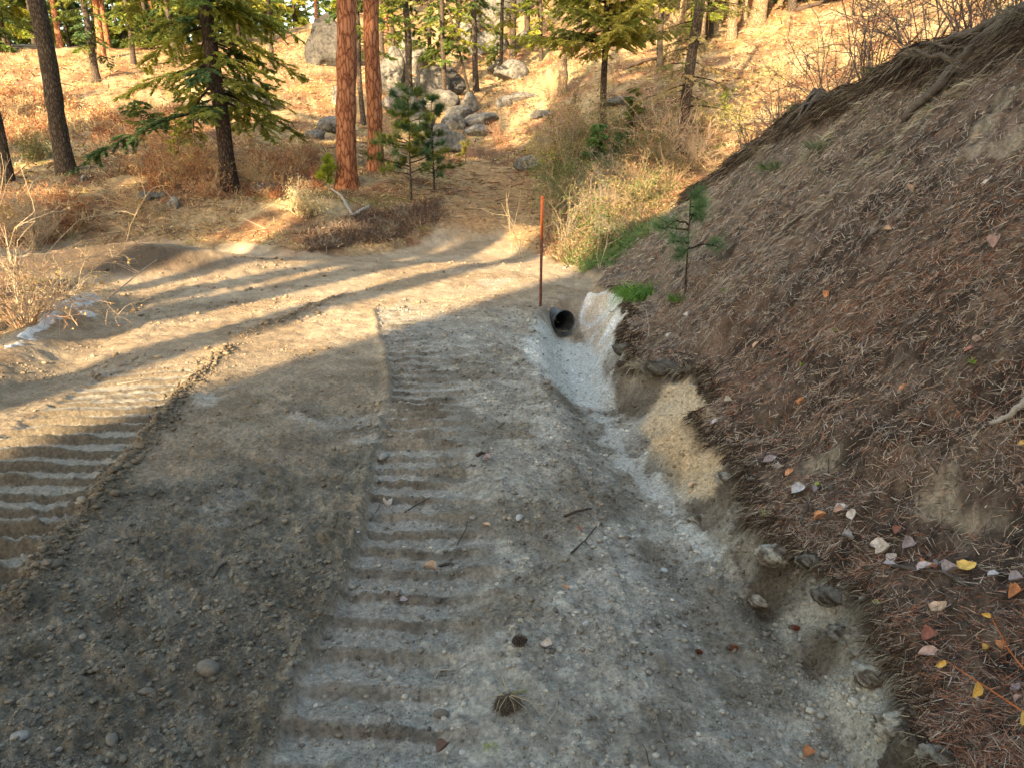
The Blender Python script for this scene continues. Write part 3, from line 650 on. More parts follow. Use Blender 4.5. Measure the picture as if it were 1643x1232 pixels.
# ------------------------------------------------------------------ forest along the skyline and beyond
protos = []
for i in range(4):
    protos.append(make_tree('forest_tree', 'x', 'tree', 14, .19, .07, [M_graybark, M_darkbark, M_redbark, M_graybark][i], [2.2, 1.2, 3.2, .8][i], 13.6, [2.1, 1.8, 2.2, 2.4][i], .4, 'fir', [G_FIR, G_LIT, G_PINE, G_FIR][i], [80, 80, 60, 100][i], droop=[.3, .35, .1, .4][i], leaf=.24, dens=.62, seed=70 + i, sides=7, stubs=8))
r = np.random.default_rng(4); spots = []
for px, py, d in ((12,76,10),(38,74,9),(52,70,7),(100,70,7),(112,76,8),(175,70,9),(240,78,8),(395,52,6),(470,38,7),(1205,20,9),(1300,5,10),(1350,2,12)):
    g = ground(px, py); spots.append((g[0], g[1], .9))
for k in range(5200):
    a = radians(r.uniform(-40, 38)); Y = r.uniform(50, 115); X = Y * math.tan(a)
    if (a > radians(12)): Y = r.uniform(40, 105); X = Y * math.tan(a)
    if radians(-17) < a < radians(-9) and Y < 70: continue
    if radians(-8) < a < radians(8) and Y < 62: continue
    mind = 2.1 if Y > 62 else 3.2
    if all((X - s[0]) ** 2 + (Y - s[1]) ** 2 > mind ** 2 for s in spots): spots.append((X, Y, r.uniform(.75, 1.35)))
    if len(spots) > 290: break
used = [False] * 4
kinds = ['grey barked fir', 'dark fir', 'red barked pine', 'bushy fir']
for i, (X, Y, s) in enumerate(spots):
    k = int(r.integers(4)) if i > 8 else [1, 2, 0, 1, 1, 0, 3, 0, 1][i]
    side = 'left' if X < -8 else ('right' if X > 10 else 'middle')
    row = 'front row' if Y < 66 else ('middle rows' if Y < 88 else 'deepest rows')
    lab = '%s in the %s of the far forest, %s of the skyline' % (kinds[k], row, side); grp = '%s trees, %s of the far forest, %s' % (kinds[k], row, side)
    loc = (X, Y, hgt(X, Y) - .1); rot = (0, 0, r.uniform(0, 6.28)); sc = s
    if used[k]: dup(protos[k], loc, rot, sc, lab, 'tree', grp)
    else:
        used[k] = True; o = protos[k]; o.location = loc; o.rotation_euler = rot; o.scale = (sc,) * 3; o['label'] = lab; o['group'] = grp
# trees behind the photographer on the sunny side: their long shadows stripe the road
r = np.random.default_rng(12)
tall = make_tree('forest_tree', 'tall high crowned pine behind the photographer, nearest the road', 'tree', 27, .26, .13, M_redbark, 14.5, 26.5, 2.6, .9, 'fir', G_PINE, 90, droop=.2, leaf=.30, dens=.6, seed=90, sides=9, stubs=0, group='trees behind the photographer')
SPX = [(-8.5,-6,.9), (-9.6,-5.5,.8), (-12.4,-9.5,1), (-12.6,-7,.85), (-16,-12,1.1), (-11.4,-9,.9), (-14.3,-8.6,.85), (-11.1,-13,1), (-20.5,-8,1.0), (-24,-3,.9), (-25,-11,1), (-29,-5,.8), (-34,3,.75), (-22,-16,1), (-39,9,.7), (-30,12,.6), (-27,3,.7), (-27,-17,1), (-31,-14,.9), (-33,-10,.8), (-20,-13,.85), (-35,-16,1), (-24.5,-21,.9), (-13.6,-12,.75), (-17.5,-3,.6), (-28.5,-9,.7), (-38,0,.8)]
for i, (X, Y, s) in enumerate(SPX):
    loc = (X, Y, hgt(X, Y) - .1); rot = (0, 0, r.uniform(0, 6))
    if i == 0: tall.location = loc; tall.rotation_euler = rot
    else: dup(tall, loc, rot, (s * 1.45, s * 1.45, s) if i < 8 else s, 'tall high crowned pine behind the photographer on the left', 'tree', 'trees behind the photographer')


# ------------------------------------------------------------------ saplings
def sapling(name, label, px, py, h, kind, cols, rad, n, leaf, seed, droop=.1, rise=.35, cb=.25, r0=.018, dens=1.2, lean=(0, 0), barkm=None):
    t = make_tree(name, label, 'sapling', h, r0, .005, barkm or M_palebark, h * cb, h * .98, rad, rad * .2, kind, cols, n, droop=droop, leaf=leaf, dens=dens, seed=seed, sides=6, stubs=0, rise=rise, wob=.01, lean=lean); return put(t, px, py)
NW[0] = .09
sapling('pine_sapling', 'taller of two young green pines beside the trail, right of the red pines', 660, 323, 2.6, 'pine', G_BLUE + G_PINE[:2], .95, 40, .17, 201, cb=.22, r0=.035, barkm=M_graybark)
sapling('pine_sapling', 'shorter of two young green pines beside the trail', 697, 312, 2.35, 'pine', G_BLUE + G_PINE[:1], .7, 34, .16, 202, cb=.12, r0=.03, barkm=M_graybark)
sapling('pine_sapling', 'small bright lime green pine at the foot of the left red pine', 528, 305, .85, 'pine', [C3(.40, .46, .05), C3(.32, .40, .05)], .25, 11, .15, 203, cb=.2)
sapling('fir_sapling', 'dense dark green young fir in the brush right of the trail', 957, 303, 1.55, 'fir', [C3(.06, .17, .06), C3(.09, .21, .07), C3(.13, .22, .07)], .7, 80, .07, 204, cb=.04, droop=.1, rise=.1, dens=1.6)
sapling('fir_sapling', 'dark green bushy sapling behind the young fir right of the trail', 1000, 275, 1.0, 'fir', [C3(.05, .12, .06), C3(.06, .13, .05)], .9, 80, .09, 205, cb=.05, droop=.1, dens=1.4)
NW[0] = .028; sapling('pine_sapling', 'small sparse pine growing alone on the shaded bank above the culvert', 1099, 472, .92, 'pine', [C3(.15, .27, .13), C3(.20, .32, .15)], .36, 10, .15, 206, cb=.34, r0=.011, dens=.9, barkm=M_graybark, rise=.25, droop=.2); NW[0] = .12
sapling('fir_sapling', 'yellow green young tree in the brush below the right hillside', 1015, 250, 1.8, 'fir', [C3(.17, .2, .05), C3(.12, .15, .04)], .5, 30, .09, 207, cb=.1, dens=.8)
sapling('pine_sapling', 'pale green sapling in the sun near the crest of the bank', 1165, 205, 1.1, 'pine', [C3(.3, .36, .07), C3(.2, .27, .06)], .4, 10, .15, 208, cb=.1)
sapling('pine_sapling', 'pale yellow seedling beside the trail below the boulders', 747, 268, .8, 'pine', [C3(.4, .36, .1)], .25, 8, .13, 209, cb=.15)
sapling('fir_sapling', 'low spreading green sapling left of the bushy fir trunk', 235, 255, 1.7, 'fir', G_FIR, 1.1, 24, .10, 210, cb=.5, dens=.8)
sapling('fir_sapling', 'small yellow green sapling left of the bushy fir trunk in the red brush', 290, 268, 1.6, 'fir', G_LIT, .5, 20, .09, 211, cb=.1, dens=.7)

# ------------------------------------------------------------------ shrubs
def shrub_mesh(seed, h, spread, n, col_a, col_b, levels=2, r0=.007, leafc=None, leafn=0, leafs=.03, arch=.3):
    r = np.random.default_rng(seed); tw = MB(); lf = MB(); tips = []
    def grow(o, d, L, rad, lv, c):
        k = 5; P_ = [o]; dd = d.copy()
        for q in range(k):
            dd = nrm(dd + r.normal(size=3) * .16 + np.array([0, 0, -arch * .12 * (q + 1) * (1 if lv == levels else .3)])); P_.append(P_[-1] + dd * L / k)
        P_ = np.array(P_); tw.tube(P_, np.linspace(rad, rad * .45, k + 1), 3, np.broadcast_to(c, (k + 1, 3)), False)
        tips.append(P_[-1]); tips.append(P_[3])
        if lv > 0:
            for q in range(r.integers(2, 5)):
                i = r.integers(1, k + 1); grow(P_[i], nrm(dd + r.normal(size=3) * .75 + np.array([0, 0, .15])), L * r.uniform(.3, .6), rad * .6, lv - 1, c * r.uniform(.85, 1.15))
    for s in range(n):
        a = r.uniform(0, 2 * pi); tilt = r.uniform(0, 1) * spread; b = np.array([cos(a), sin(a), 0]) * r.uniform(0, .15) * spread
        grow(b + [0, 0, -.03], nrm(np.array([cos(a) * tilt, sin(a) * tilt, 1.])), h * r.uniform(.55, 1.1), r0, levels, lerp(col_a, col_b, r.random()))
    if leafn:
        T = np.array(tips); i = r.integers(0, len(T), leafn); lc = np.array(leafc)[r.integers(0, len(leafc), leafn)] * r.uniform(.7, 1.3, (leafn, 1))
        lf.strands(T[i] + r.normal(size=(leafn, 3)) * .05, r.normal(size=(leafn, 3)), leafs * r.uniform(.6, 1.4, leafn), leafs * .8, lc)
    return tw, lf
def shrub(label, px, py, seed, h, spread, n, ca, cb, levels=2, r0=.007, leafc=None, leafn=0, leafs=.03, arch=.3, sc=1, cat='shrub', name='shrub', loc=None):
    t = thing(name, label, cat); tw, lf = shrub_mesh(seed, h, spread, n, ca, cb, levels, r0, leafc, leafn, leafs, arch)
    ob('stems', tw.mesh('stems', M_twig), t)
    if leafn: ob('leaves', lf.mesh('leaves', M_grass), t)
    if loc is None: put(t, px, py, 0, sc)
    else: t.location = loc
    return t
TAN, PALE_, REDB, GRY, BRN = C3(.42, .32, .20), C3(.62, .52, .38), C3(.32, .13, .07), C3(.28, .25, .22), C3(.16, .11, .075)
shrub('big tangled bare shrub of pale arching stems at the left edge of the road', 45, 520, 301, 1.2, .95, 70, PALE_, C3(.40, .25, .17), 3, .0055, [C3(.5, .25, .1), C3(.45, .33, .12)], 700, .03, .6)
shrub('smaller tangle of pale bare stems at the right end of the big roadside shrub', 100, 488, 302, .75, 1.2, 40, PALE_, TAN, 3, .005, [C3(.5, .4, .1)], 160, .03, .9)
shrub('grey bare shrub standing in the shade behind the roadside tangle', 60, 405, 303, 1.3, .5, 34, GRY, TAN, 3, .008)
shrub('yellow leaved low shrub at the left edge behind the bare tangle', 20, 385, 304, .9, .8, 26, TAN, BRN, 2, .007, [C3(.5, .36, .1), C3(.4, .35, .1)], 500, .035)
for i, (px, py, lab, hh) in enumerate(((215,352,'yellowish dry shrub on the flat left of the bushy fir',.8),(262,300,'rust coloured thicket left of the fir trunk',1.1),(310,300,'rust coloured brush directly in front of the fir trunk',1.0),(330,325,'low reddish brush below the fir trunk',.7),
        (415,300,'orange brown brush right of the fir trunk',.9),(455,285,'reddish thicket below the left red pine',.9),(500,262,'dark red brush behind the left red pine',.8),(195,190,'bare brush on the open slope behind the tall grey trunk',.9),(235,200,'tan bare bush left of the bushy fir',.9),(25,190,'pinkish bare brush on the slope at the left edge',1.0),(400,235,'pale dry brush under the fir boughs',.7))):
    shrub(lab, px, py, 310 + i, hh, .8, 24, REDB if i in (1, 2, 3, 5, 6) else TAN, TAN, 3, .009, [C3(.45, .22, .09), C3(.4, .28, .12)], 260, .045)
shrub('pale silvery sagebrush on the sunny bank left of the red pines', 487, 345, 330, .62, 1.0, 40, PALE_, TAN, 2, .008, [C3(.62, .52, .30), C3(.5, .42, .22)], 1500, .045)
shrub('round brown bush with small dry leaves right of the boulder pile', 912, 285, 331, 2.5, .38, 16, GRY, TAN, 3, .012, [C3(.33, .2, .06), C3(.22, .17, .05), C3(.42, .3, .08)], 1700, .045, .1)
shrub('yellow leaved shrub below the brown bush beside the trail', 878, 275, 332, 1.3, .6, 12, TAN, GRY, 2, .009, [C3(.5, .45, .06), C3(.42, .40, .08)], 700, .05, .2)
shrub('green leaved bush at the right edge of the trail', 893, 318, 333, .95, .8, 24, BRN, TAN, 2, .008, [C3(.10, .17, .04), C3(.16, .22, .06), C3(.07, .12, .04)], 2200, .045)
shrub('sunlit orange tangle of bare stems above the right bank', 1065, 262, 334, 1.7, .8, 44, C3(.55, .33, .20), PALE_, 3, .010, [C3(.5, .3, .15)], 500, .04, .4)
shrub('pale pink bare stems right of the sunlit orange tangle', 1115, 268, 335, 1.2, .8, 34, C3(.5, .34, .22), PALE_, 3, .009, None, 0)
shrub('grey green leafless bush in the shade right of the trail', 975, 340, 336, 1.2, .9, 34, GRY, TAN, 3, .007, [C3(.16, .19, .08), C3(.3, .26, .12)], 500, .035)
shrub('thin bare stems rising beside the orange topped post', 905, 395, 337, 1.3, .6, 18, TAN, GRY, 2, .006, [C3(.3, .3, .1)], 120, .03)
shrub('dark leaved small bush on the foot of the bank behind the culvert', 990, 395, 338, .75, .7, 22, BRN, GRY, 3, .006, [C3(.16, .17, .12), C3(.08, .11, .05)], 900, .025)
shrub('dry brown stems between the young fir and the bank', 1020, 330, 339, 1.2, .8, 30, TAN, BRN, 3, .007, [C3(.4, .25, .12)], 260, .035)
shrub('low green leafy shrub under the dark sapling', 1005, 285, 340, .9, .9, 20, BRN, TAN, 2, .007, [C3(.09, .15, .06), C3(.13, .19, .07)], 1400, .045)
shrub('reddish bare brush above the trail left of the pale rock slab', 800, 235, 341, .9, .9, 26, REDB, TAN, 2, .009, [C3(.4, .2, .12)], 200, .045)
shrub('sparse yellow bush near the crest in front of the right hillside', 1180, 215, 342, 1.2, .7, 14, TAN, GRY, 2, .007, [C3(.45, .42, .08), C3(.35, .36, .1)], 500, .05)
for i, (px, py, lab, hh, a, b) in enumerate(((935,330,'bare grey brown thicket just right of the green leaved bush',1.1,GRY,BRN),(960,365,'leafless purplish bush above the low green plants',1.0,BRN,GRY),(1035,305,'tangle of reddish brown twigs left of the bank nose',1.2,REDB,BRN),(985,310,'dense grey twigs in front of the dark sapling',1.1,GRY,TAN),(1000,365,'low brown twiggy bush near the foot of the bank',.8,BRN,TAN),
    (925,250,'dry brown brush under the round brown bush',1.2,BRN,TAN),(960,255,'brown brush at the base of the bare pine trunk',1.2,TAN,BRN),(1040,225,'dark olive brush left of the leaning fir base',1.3,BRN,GRY),(1130,235,'tan brush right of the leaning fir base',1.1,TAN,REDB),(1075,300,'dead brown brush behind the nose of the bank',1.0,BRN,TAN))):
    shrub(lab, px, py, 380 + i, hh, .8, 26, a, b, 3, .008, [C3(.3, .2, .09), C3(.16, .18, .06), C3(.38, .27, .1)], 420, .04)
LG = [C3(.10, .16, .05), C3(.13, .18, .06), C3(.07, .12, .04), C3(.24, .20, .08), C3(.28, .20, .12)]
for i, (px, py, lab, hh) in enumerate(((912,312,'second green leaved bush close to the first at the trail edge',.8),(945,385,'low green leaved bush right behind the orange topped post',.6),(1005,252,'green and yellow bush below the leaning fir',1.1),(1050,285,'olive green bush in front of the sunlit orange tangle',.9),(935,262,'yellow green brush under the yellow green pine',1.1),(1020,345,'small green bush on the nose of the bank',.6),
    (915,345,'mixed green and brown low bush beside the upper part of the post',.8),(975,418,'low feathery green bush at the very foot of the bank',.4),(1115,215,'pale green bush in front of the leaning fir',.9),(60,262,'low green bush left of the tall grey trunk',.6))):
    shrub(lab, px, py, 400 + i, hh * 1.3, .8, 28, BRN, TAN, 2, .007, LG, 2600, .04)
def crest_pt(Y, off=.25):
    x = float(kk(XC, Y)) + off; return (x, Y, hgt(x, Y))
for i, (Y, lab, hh) in enumerate(((5.9,'grey bare shrub leaning over the top right corner of the bank',.75),(6.5,'tangled shrub with reddish twigs on the crest near the hanging grass',.8),(7.1,'dark bare shrub on the crest above the fallen branch',.95),(7.8,'wide grey bare shrub on the middle of the crest',.95),(8.6,'bare arching shrub with long thin stems on the crest',1.15),(9.4,'thin leafless shrub on the crest left of the arching one',.95),(10.4,'purple brown bare shrub on the lower crest',.9),(11.3,'low twiggy shrub near the lower end of the crest',.65))):
    shrub(lab, 0, 0, 350 + i, hh, .95, 20, C3(.13, .09, .08), C3(.22, .17, .145), 3, .008, [C3(.30, .14, .08), C3(.13, .17, .06), C3(.38, .3, .08)], 110, .025, .15, loc=crest_pt(Y, .35))
for i, (px, py, h, lab) in enumerate(((822,408,1.6,'tall single dry stalk standing at the right edge of the road'),(836,412,.8,'short pale dry stalks beside the tall single stalk'),(962,430,1.15,'thin straight stem growing at the foot of the bank'),(1028,345,1.0,'thin green topped stem on the nose of the bank'))):
    shrub(lab, px, py, 370 + i, h, .12 if i != 1 else .4, 2 if i != 1 else 7, TAN, PALE_, 1, .007, [C3(.2, .25, .06)], 40 if i in (2, 3) else 12, .03, 0, name='dry_stalk', cat='stalk')

# ------------------------------------------------------------------ boulders
def boulder_mesh(seed, flat=.7):
    import bmesh
    r = np.random.default_rng(seed); bm = bmesh.new(); bmesh.ops.create_icosphere(bm, subdivisions=4, radius=1)
    co = np.array([v.co[:] for v in bm.verts]); dn = nrm(r.normal(size=(7, 3))); h = r.uniform(.52, .85, 7)
    for n_, hh in zip(dn, h):
        dt = co @ n_; co = co - n_ * (np.maximum(dt - hh, 0) * .96)[:, None]
    co *= (1 + .10 * fbm(co[:, 0] + co[:, 2] * .7 + seed, co[:, 1] - co[:, 2] * .6, 1.3, 3, seed) + .03 * fbm(co[:, 0] - co[:, 2], co[:, 1] + co[:, 2], 5, 3, seed + 1))[:, None]
    for v, c in zip(bm.verts, co): v.co = c
    me = bpy.data.meshes.new('boulder'); bm.to_mesh(me); bm.free(); me.polygons.foreach_set('use_smooth', np.ones(len(me.polygons), bool)); me.materials.append(M_rock); return me
BM = [boulder_mesh(400 + i) for i in range(7)]
M_rockd = M_rock.copy(); M_rockd.name = 'dark_shaded_granite'  # darker granite copy; the boulders' shade is put into its colour
for n_ in M_rockd.node_tree.nodes:
    if n_.bl_idname == 'ShaderNodeValToRGB' and abs(n_.color_ramp.elements[0].color[0] - .07) < .001:
        for e_ in n_.color_ramp.elements: e_.color = (e_.color[0] * .4, e_.color[1] * .4, e_.color[2] * .42, 1)
BMD = BM[2].copy(); BMD.materials.clear(); BMD.materials.append(M_rockd)
_c = np.array([v.co[:] for v in BMD.vertices]); _t = np.clip((_c[:, 2] + .2) / 1.1, 0, 1); _c[:, :2] *= (1 - .45 * _t ** 1.5)[:, None]; BMD.vertices.foreach_set('co', _c.ravel())
BOULD = [ # px centre, py base, width px, height px, label
 (521,110,58,74,'tall pointed dark boulder standing alone left of the red pines'),
 (380,178,66,50,'grey boulder behind the bushy fir trunk'),
 (545,170,22,30,'small grey boulder touching the left side of the red pine trunk'),
 (530,212,46,24,'flat grey rock on the slope left of the red pine'),
 (506,224,30,14,'small white rock below the flat grey one'),
 (630,152,36,62,'upright pale boulder at the left end of the pile behind the red pines'),
 (669,120,34,46,'tall pale boulder on top of the pile'),
 (655,100,24,44,'narrow boulder behind the top of the pile'),
 (640,190,48,42,'rounded grey boulder at the lower left of the pile'),
 (690,160,44,46,'grey boulder in the middle of the pile'),
 (715,155,48,42,'dark rounded boulder right of the middle of the pile'),
 (668,150,34,22,'low pale slab wedged in the middle of the pile'),
 (705,182,56,34,'wide sunlit slab at the front of the pile'),
 (738,196,40,24,'flat topped boulder at the right front of the pile'),
 (727,212,30,30,'boulder with a dark shaded hollow at the right front'),
 (752,182,24,28,'split boulder under the leaning thin tree'),
 (712,250,54,34,'pale angular boulder in the sun beside the young pines'),
 (706,225,26,20,'small pale boulder above the angular one'),
 (680,215,40,30,'shaded boulder behind the taller young pine'),
 (764,224,34,18,'small flat pale rock beside the trail'),
 (776,206,50,24,'pale broken rock ledge above the trail'),
 (808,172,20,16,'little round rock on the grassy slope'),
 (820,134,46,30,'dark flat boulder on the slope above the trail'),
 (782,90,50,36,'grey boulder near the top of the slope between two trunks'),
 (785,45,60,60,'big grey outcrop at the top of the slope'),
 (815,25,60,50,'dark rock face at the top of the photo'),
 (840,80,30,24,'small rock beside the dark straight trunk'),
 (756,70,28,46,'upright rock at the left of the top outcrop'),
 (838,160,56,16,'pale slab in the grass above the trail'),
 (1000,165,60,14,'long flat rock on the right hillside'),
 (852,268,46,22,'pale rock slab sticking out of the slope at the right of the trail'),
 (228,330,22,16,'small grey stone in the sandy hollow left of the fir'),
 (248,324,36,9,'pale flat rock rim between two small stones'),
 (278,340,16,20,'small dark stone below the fir trunk'),
 (135,298,10,12,'tiny grey stone beside the tall grey trunk'),
 (413,305,24,18,'reddish rock right of the fir trunk'),
 (800,118,30,20,'mossy rock halfway up the slope'),
 (870,190,30,12,'low pale rock above the brown bush')]
for i, (px, py, w, h, lab) in enumerate(BOULD):
    g = ground(px, py); Y = g[1]; sx = px2m(w, Y) / 2 * 1.2; sz = px2m(h, Y) / 2 * 1.3
    o = ob('boulder', BMD if i in (0, 1, 10, 25) else BM[i % 7]); o.location = (g[0], g[1] + sx * .6, g[2] + sz * .62); o.scale = (sx, sx * .9, sz); o.rotation_euler = (0, 0, 0)
    tag(o, lab, 'boulder', 'boulders on the slope')

# ------------------------------------------------------------------ stumps, snags, logs, branches
def snag(label, px, py, h, w, mat, name='snag', seed=0):
    g = ground(px, py); m = MB(); r = np.random.default_rng(seed); n = 10; z = np.linspace(-.1, h, n); rad = w / 2 * (1.15 - .3 * z / h) * (1 + .06 * r.normal(size=n))
    m.tube(np.stack([.03 * r.normal(size=n), .03 * r.normal(size=n), z], -1), rad, 10)
    for k in range(5):
        a = r.uniform(0, 6.28); b = np.array([cos(a), sin(a), 0]) * w * .3; m.tube(np.stack([b + [0, 0, h * .9], b + [0, 0, h * r.uniform(1.05, 1.3)]]), [w * .16, .01], 5)
    o = ob(name, m.mesh(name, mat, True, False)); o.location = tuple(g); tag(o, label, 'stump' if name == 'stump' else 'snag')
g = ground(903, 152); snag('broken pale snag in front of the yellow green pine', 903, 152, px2m(54, g[1]), px2m(14, g[1]), M_palebark, seed=1)
g = ground(1077, 98); snag('pale broken trunk beside the grey one on the right hillside', 1077, 98, px2m(60, g[1]), px2m(14, g[1]), M_palebark, seed=2)
g = ground(922, 165); snag('short pale stub beside the broken snag', 922, 165, px2m(14, g[1]), px2m(6, g[1]), M_palebark, seed=3)
def log3(label, pts, r0, r1, mat, name='log', cat='log', sides=10, wob=.02, seed=0, subs=()):
    r = np.random.default_rng(seed); pts = np.array(pts, float); s = np.linspace(0, len(pts) - 1, max(8, len(pts) * 5)); q = np.stack([np.interp(s, np.arange(len(pts)), pts[:, i]) for i in range(3)], -1)
    q[1:-1] += r.normal(size=(len(s) - 2, 3)) * wob * min(1, r0 * 12); rad = np.linspace(r0, r1, len(s)) * (1 + .1 * r.normal(size=len(s)))
    m = MB(); m.tube(q, rad, sides)
    for (i0, d, L, rr_) in subs:
        b = q[int(i0 * (len(s) - 1))]; e = b + nrm(np.array(d, float)) * L; k = np.linspace(0, 1, 5)[:, None]; w = b + (e - b) * k; w[1:-1] += r.normal(size=(3, 3)) * L * .04; m.tube(w, np.linspace(rr_, rr_ * .4, 5), 6)
    o = ob(name, m.mesh(name, mat, True, False)); return tag(o, label, cat)
def gp(px, py, dz=0): g = ground(px, py); g[2] += dz; return g
def wood(name, a, b, sc=9):
    m, nt, n, bs = newmat(name); tc = N(nt, 'ShaderNodeTexCoord'); mp = N(nt, 'ShaderNodeMapping'); mp.inputs['Scale'].default_value = (sc, sc, sc * 2); nt.links.new(tc.outputs['Object'], mp.inputs[0])
    t = noise(nt, 3, 7, .75, mp.outputs[0]); r_ = ramp(nt, t.outputs[0], [(.3, a), (.7, b)]); nt.links.new(r_.outputs[0], bs.inputs['Base Color']); bs.inputs['Roughness'].default_value = .85; bs.inputs['Specular IOR Level'].default_value = .2
    bp = N(nt, 'ShaderNodeBump'); bp.inputs['Distance'].default_value = .01; bp.inputs['Strength'].default_value = .9; nt.links.new(t.outputs[0], bp.inputs['Height']); nt.links.new(bp.outputs[0], bs.inputs['Normal']); return m
M_wood = wood('weathered_wood', (.04, .033, .028), (.155, .135, .118)); M_woodd = wood('dark_wood', (.025, .018, .014), (.12, .09, .075)); M_woodp = wood('pale_wood', (.25, .21, .18), (.50, .46, .42), 14)
log3('thick weathered branch lying down the bank in the upper right', [gp(1446, 206, .07), gp(1500, 168, .11), gp(1532, 128, .14), gp(1562, 98, .16), gp(1610, 78, .18), gp(1700, 30, .2)], .032, .062, M_wood, 'fallen_branch', 'branch', seed=1, subs=((.42, (-.5, .3, .2), .35, .035), (.6, (-.3, .6, .1), .5, .02)))
log3('second grey branch crossing above the thick one in the upper right', [gp(1515, 98, .14), gp(1560, 84, .18), gp(1600, 72, .2), gp(1660, 62, .2)], .028, .048, M_wood, 'fallen_branch', 'branch', seed=2)
log3('bare stick poking over the crest above the hanging grass', [gp(1535, 32, .02) + [0, 0, .02], gp(1610, 12, .08), gp(1680, -12, .12)], .012, .02, M_woodp, 'stick', 'stick', seed=3)
log3('pale log end on the bank at the right edge', [gp(1588, 690, .02), gp(1618, 676, .03), gp(1655, 658, .04), gp(1700, 640, .05)], .009, .016, M_woodp, 'stick', 'stick', seed=4)
log3('mossy dead log lying at the top of the right hillside', [gp(1275, 22, .1), gp(1340, 5, .15), gp(1400, -8, .3)], .12, .1, M_woodd, seed=5)
log3('dead pole lying across the hillside below the pale trunks', [gp(1000, 115, .1), gp(1035, 103, .15), gp(1075, 96, .2)], .09, .06, M_woodd, seed=6)
log3('brown rotten log lying right of the fir trunk', [gp(420, 308, .1), gp(440, 306, .12), gp(462, 304, .1)], .17, .13, M_woodd, seed=7)
log3('pale fallen branch on the open slope left of the fir', [gp(110, 202, .08), gp(135, 200, .1)], .05, .03, M_woodd, seed=8)
log3('grey forked driftwood like branch on the debris mound', [gp(527, 298, .05) , gp(548, 322, .12), gp(566, 348, .08), gp(592, 336, .1)], .02, .05, M_woodp, 'fallen_branch', 'branch', seed=9, subs=((.7, (-1, -.2, .0), .4, .02),))
log3('pale pole lying flat along the far left skyline', [gp(20, 78, .1), gp(72, 76, .1)], .08, .06, M_woodp, seed=10)
log3('bent pale twig standing up from the bank below the grass clump', [gp(1040, 545, .0), gp(1041, 530, .05), gp(1036, 505, .10)], .004, .003, M_woodp, 'twig', 'twig', seed=11)

# ------------------------------------------------------------------ culvert pipe and marker post
def culvert():
    t = thing('culvert_pipe', 'dark corrugated culvert pipe opening into the clay ditch under the road', 'culvert', PIPE_C)
    m = MB(); n = 130; s = np.linspace(-.09, 2.3, n); a = nrm(np.cross(PIPE_D, [0, 0, 1.])); b = np.cross(a, PIPE_D); sd_ = 40; th = np.arange(sd_) * 2 * pi / sd_
    rad = PIPE_R + .006 * np.sin(s * 2 * pi / .055); rin = rad - .006
    def ring(S, Rr): return (PIPE_D * S[:, None])[:, None] + Rr[:, None, None] * (np.cos(th)[None, :, None] * a + np.sin(th)[None, :, None] * b)
    V = np.r_[ring(s, rad), ring(s[::-1], rin[::-1])]; q = len(V); V = V.reshape(-1, 3)
    i = np.arange(q - 1)[:, None] * sd_; j = np.arange(sd_)[None]; k = (j + 1) % sd_
    Q = np.stack([i + j, i + k, i + sd_ + k, i + sd_ + j], -1).reshape(-1, 4); Q2 = np.stack([(q - 1) * sd_ + j[0], (q - 1) * sd_ + k[0], k[0], j[0]], -1)
    m.add(V, None, np.r_[Q, Q2])
    mt, nt, nn, bs = newmat('pipe_plastic'); tc = N(nt, 'ShaderNodeTexCoord'); t_ = noise(nt, 14, 5, .7, tc.outputs['Object']); r_ = ramp(nt, t_.outputs[0], [(.35, (.03, .034, .04)), (.6, (.07, .08, .09)), (.75, (.2, .18, .15))])
    nt.links.new(r_.outputs[0], bs.inputs['Base Color']); bs.inputs['Roughness'].default_value = .38; bs.inputs['Specular IOR Level'].default_value = .6
    ob('pipe', m.mesh('pipe', mt, True, False), t)
    # silt lying in the pipe
    m = MB(); S = np.linspace(-.05, 1.2, 20); X = np.linspace(-1, 1, 9) * PIPE_R * .55; V = PIPE_D * S[:, None, None] + a * X[None, :, None] + b * (-PIPE_R * .83 + .008 * rng.normal(size=(20, 9)))[..., None] + 0
    i = np.arange(19)[:, None] * 9; j = np.arange(8)[None]; m.add(V.reshape(-1, 3), None, np.stack([i + j, i + 9 + j, i + 10 + j, i + j + 1], -1).reshape(-1, 4), C3(.3, .27, .22))
    ob('silt', m.mesh('silt', M_ground, True), t)
culvert()
